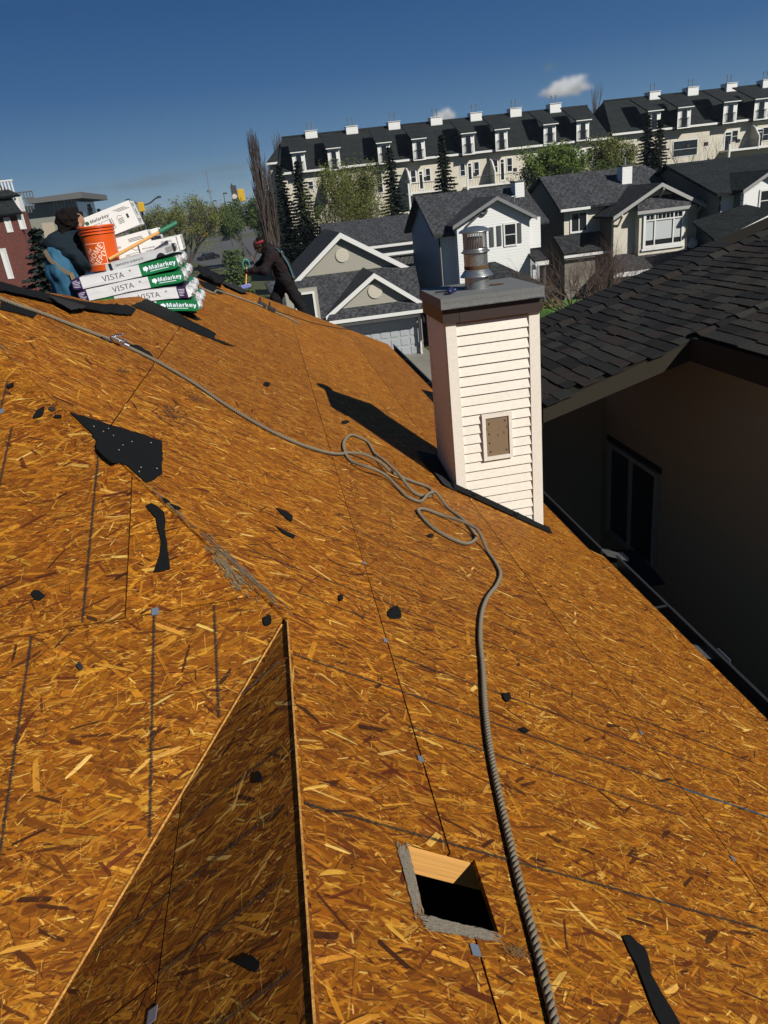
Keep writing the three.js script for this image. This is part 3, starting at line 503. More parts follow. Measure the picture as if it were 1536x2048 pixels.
{
  let seed = 900;
  const scrap = (slope, px, label, mat = M.felt, amp = .007, extra = 0) => {
    const [toPt, inv] = slopes[slope], p = px.map(([x, y]) => inv(x, y)), b = slope === 'left' ? .012 : .006;
    single('felt_scrap', label, 'felt scrap', crumple(p, toPt, b + extra, amp, seed++), mat, 'scraps of roofing felt');
  };
  const blob = (cx, cy, w, h, s) => { const r = mulberry(s), n = 9; return Array.from({ length: n }, (_, i) => { const a = -i / n * 2 * Math.PI, k = .65 + .5 * r(); return [cx + Math.cos(a) * w * k, cy + Math.sin(a) * h * k]; }); };
  scrap('main', [[138, 826], [200, 845], [262, 865], [323, 884], [325, 920], [324, 950], [310, 960], [291, 967], [272, 950], [252, 932], [238, 928], [224, 928], [206, 914], [193, 900], [191, 885], [182, 868], [160, 847]], 'large black felt patch with a torn edge lying along the hip', M.felt, .003);
  { const dots = [[186, 858], [205, 868], [225, 876], [244, 895], [262, 888], [280, 940], [300, 890], [312, 942], [276, 948], [236, 905], [215, 862]].map(([x, y]) => { const [s, z] = onRoof(x, y); return new THREE.SphereGeometry(.0035, 6, 4).translate(...roofPt(s, z, .012).toArray()); }); const st = part(scene.children[scene.children.length - 1], 'staples', merge(dots), M.galv); st.userData.kind = 'stuff'; }
  scrap('left', [[293, 1016], [304, 1010], [316, 1016], [330, 1028], [333, 1045], [333, 1075], [337, 1105], [342, 1142], [326, 1146], [309, 1149], [316, 1130], [322, 1112], [324, 1085], [317, 1060], [314, 1040]], 'narrow curved strip of black felt below the hip', M.felt, .003);
  scrap('main', [[322, 998], [332, 1000], [340, 1006], [330, 1009]], 'tiny black felt flake touching the top of the narrow felt strip');
  scrap('main', [[338, 1010], [356, 1015], [363, 1020], [350, 1022]], 'small flat felt flake just beside the narrow strip\'s upper end');
  scrap('main', [[550, 1017], [572, 1024], [584, 1034], [582, 1046], [572, 1040]], 'tapering felt sliver, upper of a pair on the main slope');
  scrap('main', [[550, 1053], [570, 1064], [590, 1074], [586, 1079], [565, 1069]], 'tapering felt sliver, lower of a pair on the main slope');
  scrap('left', blob(80, 1195, 14, 10, 1), 'round black felt piece on the front slope beside a nail line');
  scrap('left', [[68, 838], [76, 826], [92, 817], [90, 832], [84, 838], [70, 841]], 'hooked black felt scrap on the front slope at a nail line');
  scrap('left', [[16, 776], [30, 770], [31, 776], [20, 782]], 'small felt scrap highest on the front slope');
  scrap('left', blob(105, 821, 8, 5, 4), 'small grey felt crumb between the hooked scrap and the hip', M.feltGrey);
  scrap('left', blob(117, 837, 9, 4, 5), 'small black felt crumb beside the large felt patch');
  scrap('left', blob(162, 1336, 8, 8, 6), 'grey felt scrap in the middle of the front slope', M.feltGrey);
  scrap('left', blob(536, 1243, 9, 12, 26), 'leaf shaped felt scrap beside the top of the valley');
  scrap('main', blob(789, 1229, 18, 13, 7), 'rounded black felt piece beside a panel joint on the main slope');
  scrap('main', blob(680, 1199, 5, 8, 8), 'small oval felt scrap between hip and panel joint');
  scrap('main', [[1002, 1388], [1018, 1387], [1020, 1398], [1013, 1408], [1005, 1400]], 'heart shaped felt scrap beside the lifeline rope');
  scrap('main', [[1036, 1462], [1046, 1456], [1058, 1464], [1048, 1470]], 'small triangular felt scrap lying on a nail line');
  scrap('main', blob(534, 770, 8, 5, 9), 'small felt scrap far up the main slope');
  scrap('main', blob(690, 846, 9, 4, 10), 'felt scrap beside the chimney shadow');
  scrap('main', blob(860, 1073, 7, 4, 11), 'small felt scrap below the rope\'s open loop');
  scrap('main', [[1243, 1876], [1258, 1873], [1272, 1888], [1287, 1898], [1293, 1915], [1298, 1950], [1320, 1990], [1345, 2030], [1368, 2072], [1330, 2072], [1310, 2035], [1290, 1985], [1272, 1935], [1256, 1905]], 'long tapering strip of black felt below the vent hole', M.felt, .003);
  scrap('dark', [[468, 1925], [495, 1915], [507, 1912], [524, 1926], [522, 1938], [514, 1948], [492, 1936]], 'ragged felt scrap on the shaded slope');
  scrap('dark', blob(520, 1556, 10, 12, 12), 'small round felt scrap on the shaded slope between nail lines');
  scrap('main', [[2, 600], [40, 614], [74, 629], [66, 638], [34, 628], [0, 620]], 'narrow black felt strip beside the rope at the roof crest');
  scrap('main', [[250, 690], [275, 692], [298, 705], [306, 714], [290, 712], [265, 702]], 'felt sliver under the rope just below the rope grab');
  // the torn felt along the crest and under the bundles
  scrap('main', [[-30, 566], [30, 578], [90, 592], [150, 606], [205, 616], [255, 615], [272, 622], [262, 634], [235, 632], [190, 628], [140, 620], [95, 608], [40, 596], [-30, 582]], 'long torn strip of black felt along the roof crest', M.felt, .02, .01);
  scrap('main', [[92, 604], [140, 614], [168, 622], [162, 629], [140, 631], [112, 616]], 'grey felt flap folded below the torn crest strip', M.feltGrey, .01, .035);
  scrap('main', [[262, 612], [300, 596], [330, 604], [366, 634], [400, 652], [432, 668], [428, 678], [470, 694], [448, 690], [410, 674], [360, 654], [300, 628]], 'long pointed tongue of black felt below the shingle bundles', M.felt, .006);
  scrap('main', [[286, 594], [320, 584], [360, 588], [374, 600], [380, 618], [352, 622], [310, 606]], 'rumpled black felt bunched under the end of the bundles', M.felt, .05, .02);
  scrap('main', [[355, 619], [380, 627], [402, 641], [390, 641], [362, 628]], 'short felt splinter beside the pointed felt tongue', M.felt);
  scrap('main', [[392, 560], [420, 568], [452, 585], [440, 590], [408, 576]], 'narrow felt strip where the far rope starts', M.felt, .006);
  scrap('main', [[392, 540], [424, 553], [446, 566], [442, 578], [414, 566], [392, 556]], 'dark felt flap standing at the far hip', M.felt, .06, .05);
  scrap('main', [[440, 566], [470, 575], [498, 590], [482, 590], [450, 576]], 'thin felt edge at the hip beside the crouching roofer', M.feltGrey, .02, .03);
}
// ---------------------------------------------------------------- shingle bundles, cartons, bucket and broom on the crest
const printFont = (g, size, f = 'bold') => { g.font = `${f} ${size}px sans-serif`; };
function bundlePrint(kind) {   // the plastic wrap of a shingle bundle: 1024 x 128 for the long side
  return canvas(1024, 128, (g, w, h) => {
    const r = mulberry(kind * 7 + 3);
    g.fillStyle = 'rgb(214,214,216)'; g.fillRect(0, 0, w, h);
    for (let i = 0; i < 60; i++) { g.fillStyle = `rgba(${r() < .5 ? '255,255,255' : '150,150,158'},.25)`; g.fillRect(r() * w, r() * h, 40 + r() * 160, 1 + r() * 4); }
    const green = 'rgb(18,112,62)';
    const logo = (x0, x1) => { g.fillStyle = green; g.fillRect(x0, 0, x1 - x0, h); g.fillStyle = '#eef'; printFont(g, 66); g.fillText('Malarkey', x0 + 84, 78, x1 - x0 - 100); g.beginPath(); for (let k = 0; k < 5; k++) g.ellipse(x0 + 54 + Math.cos(k * 1.26) * 14, 58 + Math.sin(k * 1.26) * 14, 13, 13, 0, 0, 7); g.fill(); g.fillRect(x0 + 52, 60, 6, 38); g.fillRect(x0 + 90, 92, (x1 - x0) * .5, 7); };
    const vista = (x) => { g.fillStyle = '#16161a'; printFont(g, 82, '500'); g.fillText('VISTA', x, 94); printFont(g, 30); g.fillText('®', x + 262, 50); };
    const purple = (x0) => { g.fillStyle = 'rgb(52,34,70)'; g.fillRect(x0, 0, 90, h); g.fillStyle = 'rgba(235,230,245,.8)'; for (let k = 0; k < 5; k++) g.fillRect(x0 + 12, 22 + k * 18, 30 + r() * 40, 8); };
    if (kind === 0) { purple(0); vista(290); logo(660, 1024); }
    if (kind === 1) { purple(0); vista(330); logo(690, 1024); }
    if (kind === 2) { logo(0, 300); vista(520); purple(900); }
    if (kind === 3) { vista(220); logo(640, 1024); }
  });
}
const wrapEnd = canvas(256, 128, (g, w, h) => { const r = mulberry(5); g.fillStyle = 'rgb(205,206,208)'; g.fillRect(0, 0, w, h); for (let i = 0; i < 90; i++) { const v = r() < .3 ? 40 + r() * 60 : 180 + r() * 70; g.strokeStyle = `rgba(${v | 0},${v | 0},${v | 0},.6)`; g.lineWidth = 2 + r() * 7; g.beginPath(); const x = r() * w, y = r() * h; g.moveTo(x, y); g.quadraticCurveTo(x + (r() - .5) * 80, y + (r() - .5) * 50, x + (r() - .5) * 120, y + (r() - .5) * 60); g.stroke(); } });
const wrapMats = [0, 1, 2, 3].map((k) => std({ map: tex(bundlePrint(k)), roughness: .32 })), endMat = std({ map: tex(wrapEnd), roughness: .3, bumpMap: tex(wrapEnd, false), bumpScale: .012 });
// pile frame: x along the bundles, tilted up to the right, resting on the crest
const pile = new THREE.Matrix4().makeRotationZ(5.2 * R).premultiply(new THREE.Matrix4().makeRotationY(3 * R)).setPosition(-1.675, 8.41, -6.86);
const onPile = (x, y, z) => V(x, y, z).applyMatrix4(pile);
function bundleGeo(L, H, D, sag, kind, seed) {
  const r = mulberry(seed), g = new THREE.BoxGeometry(L, H, D, 26, 5, 6), p = g.attributes.position, n = g.attributes.normal, u = g.attributes.uv;
  for (let i = 0; i < p.count; i++) {
    let x = p.getX(i), y = p.getY(i), z = p.getZ(i);
    const nx = n.getX(i), nz = n.getZ(i), ny = n.getY(i);
    if (Math.abs(nz) > .5) u.setXY(i, nz > 0 ? x / L + .5 : .5 - x / L, y / H + .5); else if (Math.abs(nx) > .5) u.setXY(i, z / D, y / H + .5); else u.setXY(i, x / L + .5, .04 + .02 * (z / D));
    // rounded ends and edges of the wrap
    const ex = Math.max(0, Math.abs(x) - (L / 2 - .03)) / .03, ez = Math.max(0, Math.abs(z) - (D / 2 - .012)) / .012;
    y *= 1 - .3 * ex * ex - .1 * ez; z *= 1 - .05 * ex * ex; x *= 1 - .01 * ez;
    const t = Math.max(0, x / L + .12); y -= sag * t * t * 4;
    y += fbm(x * 7 + seed, z * 9, seed, 2) * .006; if (Math.abs(nz) > .5) z += fbm(x * 14, y * 20 + seed, 1, 2) * .008; if (Math.abs(nx) > .5) x += fbm(z * 30, y * 40 + seed, 5, 3) * .02;
    p.setXYZ(i, x, y, z);
  }
  g.computeVertexNormals(); return g;
}
{
  const L = .93, H = .105, D = .32;
  const rowName = ['bottom', 'second', 'third', 'top'];
  const front = [3, 2, 1, 0];
  for (let j = 0; j < 4; j++) for (let k = 0; k < 4; k++) {
    const sag = [.055, .04, .012, 0][j], kind = k ? (j + k) % 4 : front[j], shift = [.05, .03, .0, -.01][j] + (rnd() - .5) * .03;
    const label = k ? `white wrapped shingle bundle, ${rowName[j]} layer of the ${['', 'stack just behind the printed front one', 'last stack but one', 'rearmost stack'][k]}` : ['white shingle bundle with green right end, bottom of the front stack', 'white shingle bundle with green left end, second from the bottom', 'white shingle bundle with purple end, third layer of the front stack', 'white shingle bundle directly under the orange bucket'][j];
    const b = thing('shingle_bundle', label, 'shingle bundle', [0, 0, 0], 'shingle bundles stacked on the roof crest');
    const m = pile.clone().multiply(new THREE.Matrix4().setPosition(L / 2 + shift, H * (j + .5) - .175, -D * (k + .5) * 1.01 - (k ? 0 : (rnd() - .5) * .01)));
    m.decompose(b.position, b.quaternion, b.scale);
    const g = bundleGeo(L, H, D, sag, kind, 40 + j * 7 + k * 31);
    // the wrap, and its bunched ends as parts of their own
    const wrap = part(b, 'wrap', g, wrapMats[kind]);
    const e = new THREE.SphereGeometry(1, 18, 12), p = e.attributes.position;
    for (let i = 0; i < p.count; i++) { const f = 1 + .3 * fbm(p.getX(i) * 2.5 + j * 3, p.getY(i) * 2.5 + k, p.getZ(i) * 2.5, 3); p.setXYZ(i, p.getX(i) * .042 * f, p.getY(i) * H * .47 * f, p.getZ(i) * D * .47 * f); }
    e.computeVertexNormals(); e.translate(L / 2 - .008, -sag * 4 * .62 * .62, 0); part(b, 'bunched_end', e, endMat);
  }
  // a wrapped roll of underlay lying on the front row
  const roll = thing('underlay_pack', 'flattened pack of grey printed underlay lying on the bundles under the broom handle', 'underlay', [0, 0, 0]);
  const pr = canvas(1024, 128, (g, w, h) => { g.fillStyle = 'rgb(188,190,192)'; g.fillRect(0, 0, w, h); g.fillStyle = '#222'; printFont(g, 46); g.fillText('SMOOTH SURFACE', 150, 84); g.fillStyle = '#1c1c20'; g.fillRect(60, 10, 44, 110); g.beginPath(); g.moveTo(720, 128); g.quadraticCurveTo(790, 10, 860, 128); g.fill(); g.fillStyle = '#888'; g.fillRect(880, 20, 110, 90); g.fillStyle = '#111'; g.fillRect(985, 0, 39, h); });
  onPile(.62, .288, -.13); { const m = pile.clone().multiply(new THREE.Matrix4().makeRotationZ(3 * R).setPosition(.615, .285, -.15)); m.decompose(roll.position, roll.quaternion, roll.scale); }
  part(roll, 'wrap', bundleGeo(.64, .075, .26, -.01, 0, 400), std({ map: tex(pr), roughness: .4 }));
  // cartons
  const cartonPrint = (v) => canvas(512, 256, (g, w, h) => {
    const r = mulberry(v + 60); g.fillStyle = 'rgb(222,221,218)'; g.fillRect(0, 0, w, h); g.fillStyle = '#1b1b1e'; g.strokeStyle = '#1b1b1e';
    if (v === 0) { g.fillStyle = 'rgb(18,90,52)'; g.beginPath(); g.arc(48, 60, 20, 0, 7); g.fill(); g.fillStyle = '#1b1b1e'; printFont(g, 44, 'italic bold'); g.fillText('Malarkey', 74, 74); g.lineWidth = 3; g.strokeRect(90, 100, 70, 110); g.strokeRect(176, 100, 80, 110); for (let i = 0; i < 6; i++) { g.fillRect(100, 118 + i * 15, 20 + r() * 40, 4); } g.fillRect(262, 96, 8, 110); g.fillRect(282, 96, 5, 110); g.beginPath(); g.moveTo(330, 120); g.lineTo(352, 96); g.lineTo(390, 110); g.stroke(); for (let i = 0; i < 4; i++) g.fillRect(334, 128 + i * 15, 30 + r() * 34, 6); g.fillRect(430, 110, 22, 44); for (let i = 0; i < 3; i++) g.fillRect(330 + i * 20, 36 + i * 12, 120, 5); }
    else { printFont(g, 84); g.fillText('XT', 74, 196); printFont(g, 30); g.fillText('HIP & RIDGE', 30, 110); for (let i = 0; i < 3; i++) g.fillRect(300, 40 + i * 14, 120 + r() * 40, 6); g.lineWidth = 5; g.beginPath(); g.moveTo(200, 170); g.quadraticCurveTo(280, 110, 330, 168); g.quadraticCurveTo(380, 190, 420, 130); g.stroke(); for (let i = 0; i < 4; i++) g.fillRect(220, 196 + i * 9, 140 * r() + 40, 4); }
  });
  const cartonEnd = canvas(256, 256, (g, w, h) => { g.fillStyle = 'rgb(214,213,210)'; g.fillRect(0, 0, w, h); g.fillStyle = '#141416'; g.beginPath(); g.ellipse(120, 118, 26, 42, 0, 0, 7); g.fill(); for (let i = 0; i < 4; i++) g.fillRect(40, 24 + i * 10, 150 - i * 18, 5); for (let i = 0; i < 4; i++) g.fillRect(30, 190 + i * 13, 180 - i * 24, 6); g.fillRect(0, 0, 10, h); });
  const cm = [0, 1].map((v) => std({ map: tex(cartonPrint(v)), roughness: .7 })), ce = std({ map: tex(cartonEnd), roughness: .7 }), plain = std({ color: lin(.66, .655, .64), roughness: .75 });
  const carton = (label, x, y, z, w, h, d, v, tilt, yaw = 0) => {
    const t = thing('shingle_carton', label, 'carton', [0, 0, 0], 'white cartons on top of the bundles');
    pile.clone().multiply(new THREE.Matrix4().makeRotationZ(tilt * R).premultiply(new THREE.Matrix4().makeRotationY(yaw * R)).setPosition(x, y, z)).decompose(t.position, t.quaternion, t.scale);
    part(t, 'box', new RoundedBoxGeometry(w, h, d, 2, .006), plain);
    const f = new THREE.PlaneGeometry(w * .985, h * .97); f.translate(0, 0, d / 2 + .0015); part(t, 'printed_side', f, cm[v]);
    const e = new THREE.PlaneGeometry(d * .97, h * .97); e.rotateY(Math.PI / 2); e.translate(w / 2 + .0015, 0, 0); part(t, 'printed_end', e, ce);
    part(t, 'tape', box(-w / 2 + .01, h / 2 + .0005, -.02, w / 2 - .01, h / 2 + .0015, .02), M.blind);
  };
  carton('white carton printed XT behind the orange bucket', .49, .385, -.50, .46, .21, .3, 1, 3);
  carton('white carton in the middle row, right behind the XT carton', .56, .385, -.81, .46, .21, .3, 1, 3);
  carton('topmost white carton with printed panels above the orange bucket', .415, .625, -.62, .47, .22, .42, 0, 9);
  carton('white carton under the green broom end', .77, .335, -.43, .34, .135, .2, 1, -1);
  carton('white carton at the far right end of the stack', .80, .335, -.66, .34, .135, .2, 1, -1);
  carton('white carton hidden furthest back among the cartons', .80, .335, -.89, .34, .135, .2, 1, -1);
  const lid = onPile(.7, .43, -.5);
  single('carton_felt', 'dark felt scrap draped over the cartons at the broom', 'felt scrap', crumple([[-.16, -.12], [.16, -.16], [.2, .1], [-.1, .14]], (a, b, o) => V(lid.x + a, lid.y + .012 + o + a * .09, lid.z + b), 0, .008, 311), M.feltGrey);
}
// bucket
{
  const o = onPile(.285, .252, -.155), b = thing('orange_bucket', 'orange plastic bucket with a white printed square, standing on the bundles', 'bucket', [o.x, o.y, o.z]);
  const orange = std({ color: lin(.62, .085, .008), roughness: .38 });
  const skin = canvas(1024, 512, (g, w, h) => {
    g.fillStyle = 'rgb(206,82,18)'; g.fillRect(0, 0, w, h); const r = mulberry(9); for (let i = 0; i < 300; i++) { g.fillStyle = `rgba(${r() < .5 ? '170,60,10' : '228,110,44'},.18)`; g.fillRect(r() * w, r() * h, 2 + r() * 30, 1 + r() * 2); }
    g.save(); g.translate(512, 275); g.scale(.84, 1.26); g.strokeStyle = 'rgb(240,205,186)'; g.lineWidth = 7; g.strokeRect(-118, -118, 236, 236);
    g.beginPath(); g.rect(-112, -112, 224, 224); g.clip(); g.rotate(-Math.PI / 4); g.transform(1, 0, -.0, 1, 0, 0); g.fillStyle = 'rgb(240,205,186)';
    printFont(g, 44); g.fillText('THE', -62, -58); printFont(g, 88); g.fillText('HOME', -128, 22, 270); g.fillText('DEPOT', -132, 98, 280); g.restore();
  });
  const t = tex(skin); t.wrapS = THREE.RepeatWrapping;
  const lathe = (pts, seg = 56) => new THREE.LatheGeometry(pts.map(([a, c]) => new THREE.Vector2(a, c)), seg);
  const shell = lathe([[.133, .006], [.146, .3]]); shell.rotateY(0); part(b, 'shell', shell, std({ map: t, roughness: .38 }));
  b.rotation.y = -.18 + Math.PI;
  part(b, 'base', lathe([[0, 0], [.13, 0], [.133, .006]]), orange); part(b, 'inner_wall', lathe([[0, .008], [.126, .008], [.142, .362], [.146, .366]]), orange);
  for (const [y, rr2] of [[.3, .154], [.325, .155], [.348, .157]]) part(b, 'rib', lathe([[.145, y - .003], [rr2, y - .002], [rr2 + .001, y + .004], [.147, y + .006]]), orange);
  part(b, 'rim', lathe([[.147, .352], [.158, .352], [.16, .36], [.156, .368], [.146, .368]]), orange);
  part(b, 'collar', lathe([[.1465, .298], [.1475, .355]]), orange);
  const hd = new THREE.TorusGeometry(.158, .003, 6, 40, Math.PI); hd.rotateX(Math.PI * .5 + .15); hd.rotateY(.6); hd.translate(0, .325, 0); part(b, 'wire_handle', hd, M.chrome);
}
// broom
{
  const a = onPile(.36, .335, -.02), e = onPile(1.0, .505, -.14), t = thing('broom_handle', 'wooden pole with a green painted end lying across the bundles and cartons', 'pole', [0, 0, 0]);
  const m = a.clone().lerp(e, .74);
  part(t, 'pole', bar(a, m, .014, .014, 12), M.pine); part(t, 'green_end', bar(m, e, .021, .019, 12), std({ color: lin(.02, .16, .09), roughness: .5 }));
}
// ---------------------------------------------------------------- people: distance fields of tapered bones, meshed by surface nets
function sdfMesh(bones, cell, k = .035, extra) {
  const lo = V(1e9, 1e9, 1e9), hi = V(-1e9, -1e9, -1e9);
  for (const b of bones) for (const [p, r] of [[b[0], b[2]], [b[1], b[3]]]) { lo.min(V(p.x - r - .06, p.y - r - .06, p.z - r - .06)); hi.max(V(p.x + r + .06, p.y + r + .06, p.z + r + .06)); }
  const n = [Math.ceil((hi.x - lo.x) / cell) + 1, Math.ceil((hi.y - lo.y) / cell) + 1, Math.ceil((hi.z - lo.z) / cell) + 1], F = new Float32Array(n[0] * n[1] * n[2]);
  const pre = bones.map(([a, b, ra, rb]) => { const d = b.clone().sub(a); return [a.x, a.y, a.z, d.x, d.y, d.z, d.lengthSq() || 1e-9, ra, rb - ra]; });
  const dist = (x, y, z) => {
    let D = 1e3;
    for (const q of pre) {
      const px = x - q[0], py = y - q[1], pz = z - q[2], h = Math.min(1, Math.max(0, (px * q[3] + py * q[4] + pz * q[5]) / q[6]));
      const d = Math.hypot(px - q[3] * h, py - q[4] * h, pz - q[5] * h) - (q[7] + q[8] * h);
      const m = Math.min(1, Math.max(0, .5 + .5 * (D - d) / k)); D = D * (1 - m) + d * m - k * m * (1 - m);
    }
    return extra ? extra(D, x, y, z) : D;
  };
  for (let c = 0, i = 0; c < n[2]; c++) for (let b = 0; b < n[1]; b++) for (let a = 0; a < n[0]; a++, i++) F[i] = dist(lo.x + a * cell, lo.y + b * cell, lo.z + c * cell);
  const I = (a, b, c) => a + n[0] * (b + n[1] * c), vid = new Int32Array(F.length).fill(-1), pos = [], idx = [];
  const E = [[0, 1], [2, 3], [4, 5], [6, 7], [0, 2], [1, 3], [4, 6], [5, 7], [0, 4], [1, 5], [2, 6], [3, 7]];
  for (let c = 0; c < n[2] - 1; c++) for (let b = 0; b < n[1] - 1; b++) for (let a = 0; a < n[0] - 1; a++) {
    const v = []; let neg = 0; for (let q = 0; q < 8; q++) { const f = F[I(a + (q & 1), b + ((q >> 1) & 1), c + (q >> 2))]; v.push(f); if (f < 0) neg++; }
    if (!neg || neg === 8) continue;
    let x = 0, y = 0, z = 0, m = 0;
    for (const [p, q] of E) if ((v[p] < 0) !== (v[q] < 0)) { const t = v[p] / (v[p] - v[q]); x += (p & 1) + ((q & 1) - (p & 1)) * t; y += ((p >> 1) & 1) + (((q >> 1) & 1) - ((p >> 1) & 1)) * t; z += (p >> 2) + ((q >> 2) - (p >> 2)) * t; m++; }
    vid[I(a, b, c)] = pos.length / 3; pos.push(lo.x + (a + x / m) * cell, lo.y + (b + y / m) * cell, lo.z + (c + z / m) * cell);
  }
  for (let c = 1; c < n[2] - 1; c++) for (let b = 1; b < n[1] - 1; b++) for (let a = 1; a < n[0] - 1; a++) {
    const f = F[I(a, b, c)] < 0;
    for (const [d, e1, e2] of [[[1, 0, 0], [0, 1, 0], [0, 0, 1]], [[0, 1, 0], [0, 0, 1], [1, 0, 0]], [[0, 0, 1], [1, 0, 0], [0, 1, 0]]]) {
      const g = F[I(a + d[0], b + d[1], c + d[2])] < 0; if (f === g) continue;
      const q = [[0, 0], [1, 0], [1, 1], [0, 1]].map(([s, t]) => vid[I(a - e1[0] * s - e2[0] * t, b - e1[1] * s - e2[1] * t, c - e1[2] * s - e2[2] * t)]);
      if (f) idx.push(q[0], q[1], q[2], q[0], q[2], q[3]); else idx.push(q[0], q[2], q[1], q[0], q[3], q[2]);
    }
  }
  const g = new THREE.BufferGeometry(); g.setAttribute('position', new THREE.Float32BufferAttribute(pos, 3)); g.setIndex(idx); g.computeVertexNormals();
  return g;
}
const bone = (a, b, ra, rb = ra) => [V(...a), V(...b), ra, rb];
function strapGeo(pts, w, th) {   // a flat webbing strap through points given as [point, outward normal]
  const out = []; for (let i = 0; i < pts.length - 1; i++) { const [a, n] = pts[i], [b] = pts[i + 1], d = b.clone().sub(a), s = n.clone().cross(d).normalize().multiplyScalar(w / 2); out.push(slab([a.clone().sub(s), b.clone().sub(s), b.clone().add(s), a.clone().add(s)], th)); } return merge(out);
}
function fingers(hand, dir, side, curl) {   // four fingers and a thumb from the palm
  const o = [], d = dir.clone().normalize(), s = side.clone().normalize(), dn = d.clone().cross(s);
  for (let i = 0; i < 4; i++) { const b0 = hand.clone().addScaledVector(d, .035).addScaledVector(s, (i - 1.5) * .019), L = [.036, .042, .04, .03][i], b1 = b0.clone().addScaledVector(d, L * .8).addScaledVector(dn, curl * L * .5), b2 = b1.clone().addScaledVector(d, L * .35).addScaledVector(dn, curl * L * .9); o.push([b0, b1, .0095, .009], [b1, b2, .009, .0075]); }
  const t0 = hand.clone().addScaledVector(s, -.032), t1 = t0.clone().addScaledVector(s, -.025).addScaledVector(d, .03); o.push([t0, t1, .0105, .0095], [t1, t1.clone().addScaledVector(d, .028).addScaledVector(dn, curl * .012), .0095, .008]);
  o.push([hand.clone().addScaledVector(d, -.01), hand.clone().addScaledVector(d, .03), .03, .034]);
  return o;
}
const skinMat = std({ color: lin(.32, .17, .11), roughness: .6 }), hairMat = dull({ color: lin(.007, .005, .0045) });
function headBones(c, look, up, r = .083) {   // skull, jaw, nose, ears, neck stub
  const L = look.clone().normalize(), S = L.clone().cross(up).normalize(), U = S.clone().cross(L);
  const at = (a, b, d) => c.clone().addScaledVector(L, a).addScaledVector(U, b).addScaledVector(S, d);
  return [[at(-.015, .03, 0), at(.012, .03, 0), r, r * .98], [at(.03, -.045, 0), at(.048, -.085, 0), .052, .036], [at(.09, .012, 0), at(.112, -.022, 0), .008, .013], [at(.088, -.055, -.014), at(.088, -.055, .014), .011, .011], [at(0, -.005, .084), at(-.006, -.03, .084), .014, .01], [at(0, -.005, -.084), at(-.006, -.03, -.084), .014, .01], [at(.075, .03, -.03), at(.075, .03, .03), .016, .016]];
}
const toArr = (bones) => bones;
